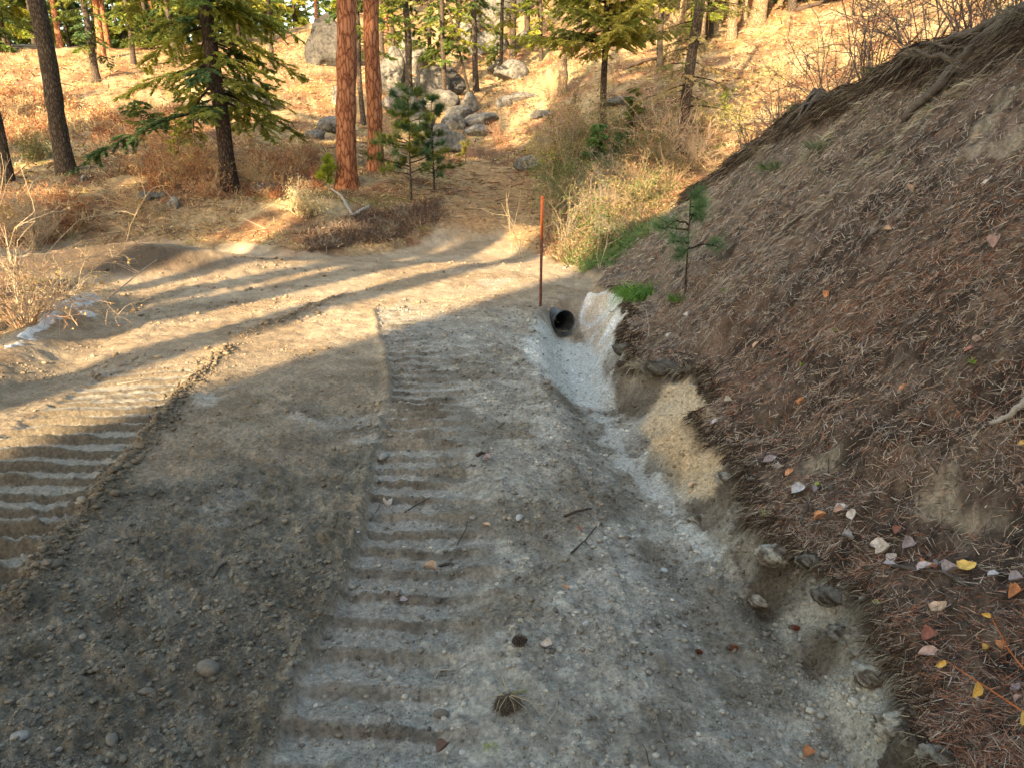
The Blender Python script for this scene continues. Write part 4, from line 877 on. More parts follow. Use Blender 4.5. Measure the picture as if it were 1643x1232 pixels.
def post():
    g = ground(867, 492); t = thing('marker_post', 'rusty steel marker post with an orange painted top beside the culvert', 'post', g)
    d = np.array([.0, .0, 1.]); h = 1.32
    mt, nt, nn, bs = newmat('rusty_steel'); tc = N(nt, 'ShaderNodeTexCoord'); t_ = noise(nt, 45, 5, .7, tc.outputs['Object']); r_ = ramp(nt, t_.outputs[0], [(.3, (.09, .03, .02)), (.7, (.24, .085, .05))]); nt.links.new(r_.outputs[0], bs.inputs['Base Color']); bs.inputs['Roughness'].default_value = .8
    mo, nt, nn, bs = newmat('orange_paint'); tc = N(nt, 'ShaderNodeTexCoord'); t_ = noise(nt, 40, 5, .8, tc.outputs['Object']); r_ = ramp(nt, t_.outputs[0], [(.30, (.35, .07, .02)), (.40, (.92, .19, .04)), (.8, (1.0, .30, .08))]); nt.links.new(r_.outputs[0], bs.inputs['Base Color']); bs.inputs['Roughness'].default_value = .6
    def tee(z0, z1, e, m):                     # T section post with studs
        for (x0, x1, y0, y1) in ((-.017 - e, .017 + e, -.003 - e, .003 + e), (-.003 - e, .003 + e, .003 + e, .024 + e)):
            V = np.array([[x, y, z] for z in (z0, z1) for x, y in ((x0, y0), (x1, y0), (x1, y1), (x0, y1))]); m.add(V, None, [[3, 2, 1, 0], [4, 5, 6, 7], [0, 1, 5, 4], [1, 2, 6, 5], [2, 3, 7, 6], [3, 0, 4, 7]])
    m = MB(); tee(-.3, h * .62, 0, m); ob('shaft', m.mesh('shaft', mt, False, False), t)
    m = MB(); tee(h * .62, h, .001, m); ob('painted_top', m.mesh('painted_top', mo, False, False), t)
    for z in np.arange(.1, h * .6, .055):
        pass
    t.rotation_euler = (0, radians(.5), radians(25))
post()

# ------------------------------------------------------------------ old snow
def snow(label, pts, seed, th=.05):
    poly = pts; xs = [p[0] for p in poly]; ys = [p[1] for p in poly]; X, Y = np.meshgrid(np.linspace(min(xs) - .1, max(xs) + .1, 70), np.linspace(min(ys) - .1, max(ys) + .1, 70))
    d = poly_dist(X, Y, poly) + .08 * fbm(X, Y, 3.5, 4, seed) + .04 * fbm(X, Y, 14, 3, seed + 1); Z = Hf(X, Y) + th * sstep(.03, -.12, d) - .012 + .006 * fbm(X, Y, 20, 2, seed) - .03 * sstep(-.02, .03, d)
    i = np.arange(69)[:, None] * 70; j = np.arange(69)[None]; Q = np.stack([i + j, i + j + 1, i + 71 + j, i + 70 + j], -1).reshape(-1, 4); dd_ = d.ravel()[Q].mean(1); Q = Q[dd_ < .02]
    ids = np.unique(Q); mp = np.full(4900, -1); mp[ids] = np.arange(len(ids)); V = np.stack([X, Y, Z], -1).reshape(-1, 3)[ids]
    c = np.broadcast_to(C3(.66, .65, .65), (len(V), 3)) * (1 - .6 * np.clip(fbm(V[:, 0], V[:, 1], 9, 3, seed + 4), 0, 1))[:, None]
    tag(ob('snow_patch', mkmesh('snow_patch', V, [mp[Q]], c, M_snow, True)), label, 'snow patch')
def verge(y, o): return (float(np.interp(y, [5.9, 9.2], [-4.25, -5.42])) + o, y)
snow('strip of old snow at the foot of the shrub, the one farther up the road', [verge(8.35, -.08), verge(8.7, -.2), verge(9.3, -.12), verge(9.45, .15), verge(8.9, .28), verge(8.4, .16)], 61, .07)
snow('long thin strip of old snow at the left road edge nearest the camera', [verge(6.15, -.02), verge(6.9, -.12), verge(8.0, -.08), verge(8.1, .12), verge(7.3, .14), verge(6.5, .08)], 63, .06)
snow('small broken lump of snow between the two larger snow strips', [verge(8.1, .25), verge(8.3, .2), verge(8.4, .38), verge(8.15, .42)], 65, .04)

# ------------------------------------------------------------------ ground cover scatter
def scatter(n, a0, a1, r0, r1, power=0.0):
    a = np.radians(rng.uniform(a0, a1, n)); r_ = np.exp(rng.uniform(math.log(r0), math.log(r1), n)); return r_ * np.sin(a), r_ * np.cos(a), r_
def fall(x, y):                                # downhill direction
    n = normal(x, y); d = np.stack([n[:, 0], n[:, 1], 0 * n[:, 0]], -1); d = nrm(d + 1e-6); d[:, 2] = -(n[:, 0] * d[:, 0] + n[:, 1] * d[:, 1]) / n[:, 2]; return nrm(d), n
def on_bank(x, y): return (x > kk(XE, y) + .02 + .13 * fbm(y, x * 0, 2.1, 3, 31)) & (y < 13.3)
# fallen needles on the bank
x, y, r_ = scatter(460000, 6, 41, 1.5, 12.5); k = on_bank(x, y) & (x < kk(XC, y) + .3); x, y, r_ = x[k], y[k], r_[k]
k = rng.random(len(x)) < (.26 + .60 * sstep(-.5, .6, fbm(x, y, 2.6, 4, 501))) * (.5 + .5 * sstep(2.6, 4.5, r_)); 
for p in PATCH_R + [SANDM]: k &= (poly_dist(x, y, p) > .02) | (rng.random(len(x)) < .3)
x, y, r_ = x[k], y[k], r_[k]; n = len(x); d, nn = fall(x, y); z = Hf(x, y)
rv = rng.normal(size=(n, 3)); rv -= (rv * nn).sum(1, keepdims=True) * nn; D = nrm(nrm(rv) * (1.15 - .35 * sstep(3, 6, r_))[:, None] + d * rng.choice([-1, 1], n)[:, None] * .7 * sstep(2, 5, r_)[:, None]) + nn * rng.uniform(-.05, .28, n)[:, None]
pal = np.array([[.38, .185, .12], [.45, .32, .235], [.31, .24, .205], [.50, .45, .40], [.07, .055, .045], [.20, .085, .05], [.52, .44, .33]])
w = np.array([.09, .13, .18, .19, .27, .08, .06]); w /= w.sum(); zone = fbm(x, y, .9, 3, 505)
ci = rng.choice(len(pal), n, p=w); red = (zone > .15) & (rng.random(n) < .2 * (1 + .6 * (r_ < 3))); ci[red] = 0; gy = (r_ > 5.5) & (rng.random(n) < .45); ci[gy] = 3
C = pal[ci] * rng.uniform(.55, 1.2, (n, 1)) * (1 - .25 * gy[:, None])
m = MB(); m.strands(np.stack([x, y, z + .004], -1), D, rng.uniform(.022, .062, n) * (1 + .09 * r_), (.00075 * r_ + .0005) * rng.uniform(.7, 1.4, n), C)
tag(ob('needle_litter', m.mesh('needle_litter', M_litter)), 'rusty and grey fallen pine needles covering the shaded bank', 'needle litter', None, 'stuff')
# long dead thatch hanging down the bank, mostly high and far
x, y, r_ = scatter(80000, 4, 41, 3.2, 14); k = on_bank(x, y) & (x < kk(XC, y) + .4); hx = (x - kk(XE, y)) / (kk(XC, y) - kk(XE, y)); k &= rng.random(len(x)) < sstep(4, 8, r_) * (.2 + .8 * sstep(.3, .9, hx)) * sstep(-.3, .4, fbm(x, y, 1.3, 3, 507))
x, y, r_ = x[k], y[k], r_[k]; n = len(x); d, nn = fall(x, y); z = Hf(x, y); pal = np.array([[.34, .30, .22], [.42, .38, .30], [.24, .20, .15], [.50, .46, .38], [.16, .19, .08]])
m = MB(); m.strands(np.stack([x, y, z], -1), d + nn * rng.uniform(.0, .22, n)[:, None] + rng.normal(size=(n, 3)) * .42, rng.uniform(.07, .17, n), .0010 * r_, pal[rng.choice(5, n, p=[.3, .25, .25, .1, .1])] * rng.uniform(.6, 1.2, (n, 1)), rng.uniform(.1, .4, n))
tag(ob('dead_grass_thatch', m.mesh('dead_grass_thatch', M_litter)), 'grey dead grass thatch lying down the upper bank', 'dead grass', None, 'stuff')
# dark root hairs and duff hanging over the edge of the cut, and under the crest
m = MB()
for kx, y0, y1, nn_, L0 in ((XE, 1.4, 9.6, 13000, .06), (XC, 4.8, 12.8, 24000, .22)):
    y = rng.uniform(y0, y1, nn_); x = kk(kx, y) + .13 * fbm(y, y * 0, 2.1, 3, 31) * (kx is XE) + (.14 * fbm(y, y * 0, 1.1, 3, 41)) * (kx is XC) + (np.abs(rng.normal(size=nn_)) * .04 if kx is XE else rng.normal(size=nn_) * .07)
    z = Hf(x, y); D = np.stack([-rng.uniform(.3, 1.2, nn_), rng.normal(size=nn_) * .45, rng.uniform(-1.1, .15, nn_)], -1); cc = np.array([[.05, .035, .025], [.11, .08, .06], [.30, .26, .20]])[rng.choice(3, nn_, p=[.5, .3, .2] if kx is XE else [.48, .3, .22])]
    m.strands(np.stack([x, y, z + .01], -1), D, L0 * rng.uniform(.4, 1.5, nn_), .0009 * y + .001, cc * rng.uniform(.6, 1.3, (nn_, 1)), .4)
tag(ob('root_mat', m.mesh('root_mat', M_litter)), 'dark hairy root mat hanging from the lips of the cut bank', 'roots', None, 'stuff')

# straw grass on the forest floor
def far_ok(x, y):
    toe = np.interp(x, [-40, -12, -9.8, -6.6, -4.2, -2.6, -1.7, -.2, .9, 1.6, 2.5, 3.4], [11, 13, 16.9, 16.4, 14.7, 15.9, 17.4, 18.2, 15, 12.8, 13, 12])
    return (y > toe) & (fbm(x, y, .8, 3, 511) > -.55)
x, y, r_ = scatter(52000, -38, 36, 12.5, 62); k = far_ok(x, y) | ((x > kk(XC, y) + .2) & (y > 5) & (y < 13)); k &= (poly_dist(x, y, TRAIL) > .1) | (rng.random(len(x)) < .12); x, y, r_ = x[k], y[k], r_[k]; nt_ = len(x); z = Hf(x, y)
B = 5; X = np.repeat(x, B) + rng.normal(size=nt_ * B) * .05; Yy = np.repeat(y, B) + rng.normal(size=nt_ * B) * .05; Zz = np.repeat(z, B); RR = np.repeat(r_, B); n = len(X)
pal = np.array([[.56, .42, .23], [.46, .31, .17], [.62, .50, .32], [.34, .19, .105], [.36, .36, .12]]); ci = np.repeat(rng.choice(5, nt_, p=[.27, .27, .15, .24, .07]), B)
m = MB(); m.strands(np.stack([X, Yy, Zz - .01], -1), np.stack([rng.normal(size=n) * .8, rng.normal(size=n) * .8, rng.uniform(.15, 1.0, n)], -1), rng.uniform(.07, .22, n) * np.repeat(rng.uniform(.6, 1.4, nt_), B), .0009 * RR, pal[ci] * rng.uniform(.6, 1.25, (n, 1)), rng.uniform(.1, .5, n))
tag(ob('dry_grass', m.mesh('dry_grass', M_grass)), 'straw coloured dry grass all over the sunny forest floor', 'dry grass', None, 'stuff')
# fallen twigs, bark bits on the forest floor
x, y, r_ = scatter(9000, -38, 30, 14, 55); k = far_ok(x, y); x, y, r_ = x[k], y[k], r_[k]; n = len(x); z = Hf(x, y)
m = MB(); m.strands(np.stack([x, y, z + .03], -1), np.stack([rng.normal(size=n), rng.normal(size=n) * .6, rng.normal(size=n) * .25], -1), rng.uniform(.15, .7, n), .0015 * r_, np.array([[.12, .07, .045], [.35, .28, .2], [.25, .11, .05]])[rng.choice(3, n)] * rng.uniform(.6, 1.3, (n, 1)))
tag(ob('twig_litter', m.mesh('twig_litter', M_litter)), 'scattered fallen twigs and bark bits between the trees', 'twigs', None, 'stuff')
# brush undergrowth that nobody could count, in the gully right of the trail and along the left slope
def undergrowth(label, polys, ntuft, hh, pal, seed, name):
    m = MB(); r = np.random.default_rng(seed)
    for poly in polys:
        P2 = reg(poly); xs = [p[0] for p in P2]; ys = [p[1] for p in P2]; x = r.uniform(min(xs), max(xs), ntuft * 3); y = r.uniform(min(ys), max(ys), ntuft * 3); k = (poly_dist(x, y, P2) < 0); x, y = x[k][:ntuft], y[k][:ntuft]; nt_ = len(x); z = Hf(x, y)
        B = 12; X = np.repeat(x, B); n = len(X); cc = np.array(pal)[np.repeat(r.choice(len(pal), nt_), B)] * r.uniform(.6, 1.3, (n, 1)); h_ = np.repeat(r.uniform(.5, 1.2, nt_), B) * hh * r.uniform(.5, 1.1, n)
        Y_ = np.repeat(y, B); m.strands(np.stack([X, Y_, np.repeat(z, B) - .03], -1), np.stack([r.normal(size=n) * .55, r.normal(size=n) * .55, r.uniform(.5, 1.1, n)], -1), h_, .0011 * Y_, cc, r.uniform(0, .5, n))
        n2 = n; i = r.integers(0, n, n2); o = np.stack([X[i], Y_[i], np.repeat(z, B)[i]], -1) + np.stack([r.normal(size=n2) * .12, r.normal(size=n2) * .12, h_[i] * r.uniform(.2, .9, n2)], -1)
        m.strands(o, r.normal(size=(n2, 3)) + [0, 0, .3], r.uniform(.08, .25, n2), .0011 * Y_[i], cc[i])
    tag(ob(name, m.mesh(name, M_grass)), label, 'undergrowth', None, 'stuff')
undergrowth('tan and brown undergrowth filling the gully between trail and bank', [[(880,330),(960,300),(1060,290),(1100,300),(1020,380),(960,420),(900,430),(880,400)], [(890,230),(1000,220),(1120,200),(1160,230),(1100,290),(960,300),(890,290)]], 900, .36, [C3(.30, .20, .12), C3(.22, .14, .085), C3(.14, .18, .06), C3(.42, .32, .19), C3(.14, .09, .06), C3(.10, .13, .045), C3(.30, .17, .12)], 71, 'undergrowth')
undergrowth('rust brown undergrowth around the bushy fir on the left slope', [[(190,270),(340,250),(480,260),(530,300),(450,320),(330,325),(220,310)], [(0,150),(120,160),(130,220),(0,240)], [(140,180),(290,170),(300,240),(150,230)], [(0,320),(120,330),(150,370),(60,400),(0,400)]], 330, .5, [C3(.42, .20, .10), C3(.46, .30, .16), C3(.30, .13, .07), C3(.5, .38, .22)], 73, 'undergrowth')
undergrowth('low green and grey plants at the foot of the bank behind the culvert', [[(925,400),(960,385),(1030,360),(1040,380),(980,435),(935,440)]], 240, .22, [C3(.09, .20, .06), C3(.13, .22, .08), C3(.2, .24, .1)], 75, 'ground_plants')
undergrowth('grey brown slash and debris on the mound left of the trail', [[(480,375),(560,345),(700,325),(720,345),(640,380),(500,405)]], 420, .16, [C3(.14, .10, .08), C3(.3, .25, .2), C3(.2, .12, .08)], 77, 'debris_litter')

# individual grass tufts
def tuft(label, px, py, h, n, pal, seed, spread=.7, w=.006, bend=.7, dirv=(0, 0, 0), cat='grass tuft', loc=None, rad=.05):
    r = np.random.default_rng(seed); m = MB(); a = r.uniform(0, 2 * pi, n); rr_ = rad * np.sqrt(r.random(n)); b = np.stack([rr_ * np.cos(a), rr_ * np.sin(a), np.zeros(n) - .01], -1)
    D = np.stack([np.cos(a) * spread * r.random(n), np.sin(a) * spread * r.random(n), np.ones(n)], -1) + np.array(dirv)
    m.strands(b, D, h * r.uniform(.5, 1.1, n), w, np.array(pal)[r.choice(len(pal), n)] * r.uniform(.65, 1.25, (n, 1)), r.uniform(.4, 1.1, n) * bend)
    o = ob('grass_tuft', m.mesh('grass_tuft', M_grass)); o.location = tuple(ground(px, py)) if loc is None else loc
    return tag(o, label, cat)
GG = [C3(.13, .26, .045), C3(.18, .32, .07), C3(.10, .19, .04)]; GD = [C3(.38, .33, .24), C3(.28, .24, .18), C3(.48, .42, .30)]
tuft('bright green grass clump hanging over the edge above the clay ditch', 1032, 478, .46, 700, [C3(.17, .34, .06), C3(.24, .42, .09), C3(.12, .24, .05)], 1, .8, .008, 1.1, (-.6, -.3, 0), rad=.17)
tuft('small green grass tuft beside the small bank pine', 1090, 478, .2, 120, GG, 2, .8, .006, .9, (-.2, -.1, 0), rad=.08)
tuft('dry grass wisp hanging from the root mat below the green clump', 1035, 590, .28, 60, GD, 3, .8, .005, 1.2, (-.9, -.3, 0))
tuft('dry grass wisp lying across the top of the sand mound', 1100, 590, .3, 60, GD, 4, .8, .005, 1.1, (-.9, -.2, 0))
tuft('faint green grass patch on the upper bank', 1320, 235, .3, 160, [C3(.12, .17, .06), C3(.3, .3, .2)], 5, .8, .006, 1.0, (-.7, -.3, 0), rad=.12)
tuft('green grass patch on the bank left of the thick branch', 1240, 270, .28, 150, [C3(.12, .2, .06), C3(.25, .26, .15)], 6, .8, .007, 1.0, (-.6, -.3, 0), rad=.14)
for i, (Y, off, h, n, lab, pl) in enumerate(((5.75,.05,.55,420,'long grey grass wig hanging from the crest near the fallen branch',GD),(5.35,.1,.5,300,'straw grass clump on the crest at the top right corner',[C3(.55,.42,.22),C3(.4,.3,.17)]),(6.3,.02,.45,300,'drooping grey grass clump left of the grass wig',GD),
      (7.0,.0,.42,280,'grass clump overhanging the dark lip of the crest',GD),(7.7,.0,.42,280,'hanging grey grass in the middle of the crest',GD+GG[2:]),(8.5,.0,.42,260,'hanging grass clump beside the rotten stump on the crest',GD),(9.3,.0,.4,240,'greenish overhanging grass below the arching shrub',GD+GG[2:]),(10.3,.0,.36,220,'drooping grass on the lower crest',GD),(11.2,.0,.32,200,'small drooping grass clump near the end of the crest',GD),(12.0,.0,.3,180,'last grass clump where the crest meets the brush',GD),(6.0,.25,.4,200,'blue green grass tuft on top of the crest',[C3(.12,.22,.08),C3(.2,.3,.12)]))):
    p = crest_pt(Y, off); tuft(lab, 0, 0, h * .72, int(n * .6), [q * .62 for q in pl], 20 + i, 1.1, .006, 1.2, (-.75, -.2, 0), loc=p, rad=.17)
def stump_wood():
    p = crest_pt(8.9, -.03); m = MB(); r = np.random.default_rng(3)
    for k in range(9):
        a = r.uniform(-.6, .6); q = np.array([[0, 0, .12], [-.12, a * .2, .02], [-.26, a * .45, -.12], [-.36, a * .6, -.26]]) + r.normal(size=(4, 3)) * .02; m.tube(q, np.array([.04, .03, .016, .006]) * r.uniform(.5, 1.0), 6)
    o = ob('stump', m.mesh('stump', M_wood, True, False)); o.location = p; tag(o, 'rotten grey stump root bulging from the crest of the bank', 'stump')
stump_wood()

# clods, pebbles, gravel
import bmesh
def lump_protos(k, sub=1, rough_=.25):
    out = []
    for s in range(k):
        bm = bmesh.new(); bmesh.ops.create_icosphere(bm, subdivisions=sub, radius=1); V = np.array([v.co[:] for v in bm.verts]); F = np.array([[v.index for v in f.verts] for f in bm.faces]); bm.free()
        r = np.random.default_rng(600 + s); V = V * (1 + rough_ * r.uniform(-1, .7, (len(V), 1))) * r.uniform(.6, 1.2, 3); out.append((V, F))
    return out
LP = lump_protos(8, 1, .42)
def lumps(m, x, y, s, C, sink=.3, flat=.75):
    z = Hf(x, y); idx = rng.integers(0, len(LP), len(x)); th = rng.uniform(0, 2 * pi, len(x))
    for k, (V, F) in enumerate(LP):
        q = np.where(idx == k)[0]; n = len(q)
        if n == 0: continue
        c, s_ = np.cos(th[q])[:, None], np.sin(th[q])[:, None]; vx = V[None, :, 0] * c - V[None, :, 1] * s_; vy = V[None, :, 0] * s_ + V[None, :, 1] * c; vz = V[None, :, 2] * flat
        W = np.stack([vx, vy, np.broadcast_to(vz, vx.shape)], -1) * s[q][:, None, None]; W[..., 0] += x[q][:, None]; W[..., 1] += y[q][:, None]; W[..., 2] += (z[q] + s[q] * (flat - sink * 1.6) * .6)[:, None]
        m.add(W.reshape(-1, 3), (F[None] + np.arange(n)[:, None, None] * len(V)).reshape(-1, 3), None, np.repeat(C[q], len(V), 0))
def gcol(x, y, lo=.7, hi=1.25): return ground_color(x, y)[0] * rng.uniform(lo, hi, (len(x), 1))
def road_zone(x, y):
    m1, m2, d1, d2 = track_masks(x, y); left = x < kk(T1C, y)
    return m1, m2, (d1 > .01) & left & (d2 > .03), (d1 > 0) & ~left & (x < kk(XE, y) - .02)
x, y, r_ = scatter(190000, -42, 12, 1.35, 7.5); m1, m2, dz, gz = road_zone(x, y)
dens = sstep(-.5, .3, fbm(x, y, 1.2, 4, 301) + .9 * np.clip((3.0 - y) / 1.2, -1, 1)); k = dz & (x > -6) & (rng.random(len(x)) < (.15 + .85 * dens) * (1 - .6 * sstep(3.5, 6, y))); x, y, r_ = x[k], y[k], r_[k]; n = len(x)
s = np.minimum(.0013 * rng.pareto(2.1, n) + .0016, .012) * (1 + .3 * (r_ - 2)).clip(.8, 1.8)
m = MB(); lumps(m, x, y, s.clip(0, .024), gcol(x, y, .75, 1.25))
tag(ob('soil_clods', m.mesh('soil_clods', M_clod)), 'dark turned soil clods between the crawler tracks', 'clods', None, 'stuff')
x, y, r_ = scatter(88000, -20, 38, 1.35, 9.5); m1, m2, dz, gz = road_zone(x, y); k = (gz | ((m1 > .5) & (rng.random(len(x)) < .6))) & (y < 9.3) & (rng.random(len(x)) < .35 + .75 * sstep(-.4, .5, fbm(x, y, 3, 3, 521))); x, y, r_ = x[k], y[k], r_[k]; n = len(x)
s = (np.minimum(.0019 * rng.pareto(2.1, n) + .0017, .013) * (1 + .3 * (r_ - 2)).clip(.8, 2.4)).clip(0, .018)
m = MB(); lumps(m, x, y, s, gcol(x, y, .6, 1.25) * np.array([[1, 1, 1], [.72, .7, .68], [1.35, 1.35, 1.35]])[rng.choice(3, n, p=[.66, .24, .10])])
tag(ob('gravel', m.mesh('gravel', M_clod)), 'loose grey gravel and grit right of the crawler track', 'gravel', None, 'stuff')
x, y, r_ = scatter(26000, -40, 6, 5.0, 15); k = (x < kk(XE, y) - .1) & (x > -7) & (rng.random(len(x)) < sstep(-.2, .6, fbm(x, y, 1.5, 3, 531))); x, y, r_ = x[k], y[k], r_[k]; n = len(x)
m = MB(); lumps(m, x, y, (.0022 * rng.pareto(2.2, n) + .003).clip(0, .02) * (1 + .10 * r_), gcol(x, y, .6, 1.15))
x2 = kk(T2C, rng.uniform(2.4, 6.9, 900)); y2 = rng.uniform(2.4, 6.9, 2600); x2 = kk(T2C, y2) + kk(T2W, y2) + .06 + rng.normal(size=2600) * .05
lumps(m, x2, y2, (.005 * rng.pareto(2.2, 2600) + .006).clip(0, .03), gcol(x2, y2, .6, 1.2))
y2 = rng.uniform(7.2, 9.9, 900); x2 = np.interp(y2, [7.2, 9.9], [-2.75, -2.25]) + rng.normal(size=900) * .06; lumps(m, x2, y2, (.006 * rng.pareto(2.2, 900) + .007).clip(0, .035), gcol(x2, y2, .7, 1.2))
tag(ob('road_grit', m.mesh('road_grit', M_clod)), 'loose clods and grit over the farther road and along the track ridges', 'grit', None, 'stuff')
# crumbly edges at the cut bank
y_ = rng.uniform(1.3, 7.3, 16000); x_ = lerp(kk(XT, y_) - .12, kk(XE, y_) + .08, rng.random(16000))
y = rng.uniform(1.3, 9.6, 9000); x = kk(XE, y) + .13 * fbm(y, y * 0, 2.1, 3, 31) - np.abs(rng.normal(size=9000)) * .09; k = (rng.random(9000) < np.where(y > 4.3, .35, 1.0)); x, y = x[k], y[k]; n = len(x)
m = MB(); lumps(m, x, y, (.0028 * rng.pareto(2.2, n) + .0025).clip(0, .018), gcol(x, y, .65, 1.2)); lumps(m, x_, y_, (.0022 * rng.pareto(2.2, 16000) + .002).clip(0, .016), gcol(x_, y_, .65, 1.25))
tag(ob('bank_crumbs', m.mesh('bank_crumbs', M_clod)), 'crumbs of soil fallen from the edge of the cut bank', 'crumbs', None, 'stuff')

# ------------------------------------------------------------------ single stones, leaves, cones, sticks
def surf_mat(name, c, rough_=.8, namp=.25, sc=60, transl=0):
    m, nt, n, b = newmat(name); tc = N(nt, 'ShaderNodeTexCoord'); t_ = noise(nt, sc, 5, .7, tc.outputs['Object']); r1 = ramp(nt, t_.outputs[0], [(.3, [v * (1 - namp) for v in c]), (.7, [min(1, v * (1 + namp)) for v in c])]); nt.links.new(r1.outputs[0], b.inputs['Base Color']); b.inputs['Roughness'].default_value = rough_; b.inputs['Specular IOR Level'].default_value = .25
    bp = N(nt, 'ShaderNodeBump'); bp.inputs['Strength'].default_value = .5; bp.inputs['Distance'].default_value = .003; nt.links.new(t_.outputs[0], bp.inputs['Height']); nt.links.new(bp.outputs[0], b.inputs['Normal']); return m
SP = lump_protos(4, 3, .0)
STM = [surf_mat('stone_pale', (.42, .43, .43)), surf_mat('stone_grey', (.26, .255, .24)), surf_mat('stone_dark', (.15, .14, .125))]
STME = []
for k, (V, F) in enumerate(SP):
    V = V * (1 + .16 * fbm(V[:, 0] + V[:, 2] + 9 * k, V[:, 1] - V[:, 2], 1.1, 3, 640 + k))[:, None]; STME.append((V, F))
def stone(label, px, py, w, mi, k, flat=.6):
    g = ground(px, py); s = px2m(w, g[1]) / 2; V, F = STME[k % 4]; o = ob('stone', mkmesh('stone', V * s * np.array([1, .9, flat]), [F], None, STM[mi], True)); o.location = (g[0], g[1], g[2] + s * flat * .45); o.rotation_euler = (0, 0, k * 1.3); tag(o, label, 'stone', 'stones on the road')
for i, a in enumerate(((708,1146,38,2,'round clod coloured stone beside the nearest grouser marks'),(833,832,17,0,'blue grey stone right of the orange leaf'),(758,830,13,1,'grey pebble above the orange leaf on the gravel'),(733,912,14,1,'light pebble at the end of the forked twig'),(583,910,10,0,'white pebble pressed in the crawler track'),
    (739,713,9,1,'lone grey pebble near the worn middle of the track'),(742,1204,14,0,'pale pebble beside the curled brown leaf'),(723,1222,10,1,'small pebble below the curled brown leaf'),(1016,865,12,0,'bluish stone on the gravel near the forked stick'),(1098,1003,8,0,'tiny pale stone above the two brown cones'),
    (1066,916,16,0,'white crumbly stone by the lower ditch'),(913,1055,10,0,'small pale stone right of the pine cone'),(596,1018,10,1,'grey stone in the gravelly middle of the track'),(617,735,20,1,'flat grey stone seen across the ribbed track'),(574,856,9,0,'small white stone left in the track'),(940,1004,12,0,'light stone in the centre of the gravel')
    ,(212,1118,26,2,'large dark clod in the turned soil at lower left'),(235,1112,24,2,'second large dark clod right beside the first at lower left'),(30,1182,34,1,'brown flat clod at the lower left corner'),(335,1080,44,2,'broad rounded clod in the middle of the turned soil'),(95,1200,18,1,'pale flat stone at the bottom left edge'),(180,1190,30,2,'dark lump near the bottom edge on the left'))):
    stone(a[4], a[0], a[1], a[2], a[3], i, .55 if i else .5)
def clump(label, px, py, w, k, cmul=1.0):
    g = ground(px, py); s = px2m(w, g[1]) / 2; bm = bmesh.new(); bmesh.ops.create_icosphere(bm, subdivisions=5, radius=1); V = np.array([v.co[:] for v in bm.verts]); F = np.array([[v.index for v in f.verts] for f in bm.faces]); bm.free()
    a, b = V[:, 0] + .7 * V[:, 2] + 9 * k, V[:, 1] - .7 * V[:, 2]; rr_ = 1 + .30 * fbm(a, b, 1.2, 3, 700 + k) + .22 * np.abs(fbm(a, b, 4, 3, 720 + k)) + .09 * fbm(a, b, 14, 3, 740 + k)
    V = V * rr_[:, None] * s * np.array([1.1, .8, .55]); cc = lerp(C3(.12, .098, .075), C3(.40, .385, .34), np.clip(.62 + 1.2 * fbm(a, b, 2.2, 4, 760 + k), 0, 1)[:, None]) * cmul
    o = ob('soil_clump', mkmesh('soil_clump', V, [F], cc, M_ground, True)); o.location = (g[0], g[1], g[2] + s * .10); tag(o, label, 'soil clump', 'clumps of soil along the cut')
for i, a in enumerate(((1248,890,62,'pale crumbly soil clump at the upper end of the hollow in the bank edge',1.0),(1300,905,40,'dark clump hanging beside the pale crumbly one',.45),(1395,1085,56,'grey soil clump below the pink grey leaf',1.0),(1440,1165,84,'large fluffy grey clump near the bottom right of the gravel edge',1.05),(1350,1010,44,'brown clump on the wall of the hollow',.6),
    (1165,770,34,'clump at the lower tip of the sand mound',.9),(1060,600,46,'dark rooty clump above the sand mound',.4),(1005,560,34,'dark clump of roots on the rim of the clay ditch',.35),(1500,1215,60,'clump at the bottom edge under the dark bank',.7),(1215,955,36,'low pale clump in the gravel left of the hollow',1.0),(1330,960,50,'overhanging dark sod above the hollow',.4),(1120,830,30,'small clump at the foot of the cut face',.9))):
    clump(a[3], a[0], a[1], a[2], i, a[4])
LM = {k: surf_mat('leaf_' + k, [.08 + .72 * v for v in c], .7, .45, 45) for k, c in dict(lilac=(.40, .34, .37), pinkish=(.50, .33, .28), orange=(.62, .26, .08), tan=(.55, .36, .22), yellow=(.80, .50, .06), rust=(.30, .08, .04), brown=(.22, .10, .06), white=(.62, .56, .52), lime=(.42, .52, .10), grey=(.42, .42, .46)).items()}
def leaf_shape(seed, curl):
    r = np.random.default_rng(seed); nu, nv = 9, 7; u = np.linspace(0, 1, nu); v = np.linspace(-1, 1, nv); w = .46 * np.sin(pi * np.clip(u, .015, .985) ** .8) ** .75 * (1 + .06 * r.normal(size=nu)); w[0] = w[-1] = .01
    X = (u - .5)[:, None] + 0 * v[None]; Y = w[:, None] * v[None]; Z = curl * (np.abs(v)[None] ** 1.5 * w[:, None] * 1.2 + .7 * (X ** 2)) + .02 * r.normal(size=X.shape) + .09 * np.sin(3 * X + seed) * curl
    V = np.stack([X, Y, Z], -1).reshape(-1, 3); i = np.arange(nu - 1)[:, None] * nv; j = np.arange(nv - 1)[None]; Q = np.stack([i + j, i + j + 1, i + nv + j + 1, i + nv + j], -1).reshape(-1, 4); return V, Q
LS = [leaf_shape(i, c) for i, c in enumerate((.5, .9, 1.3, .35, 1.1))]
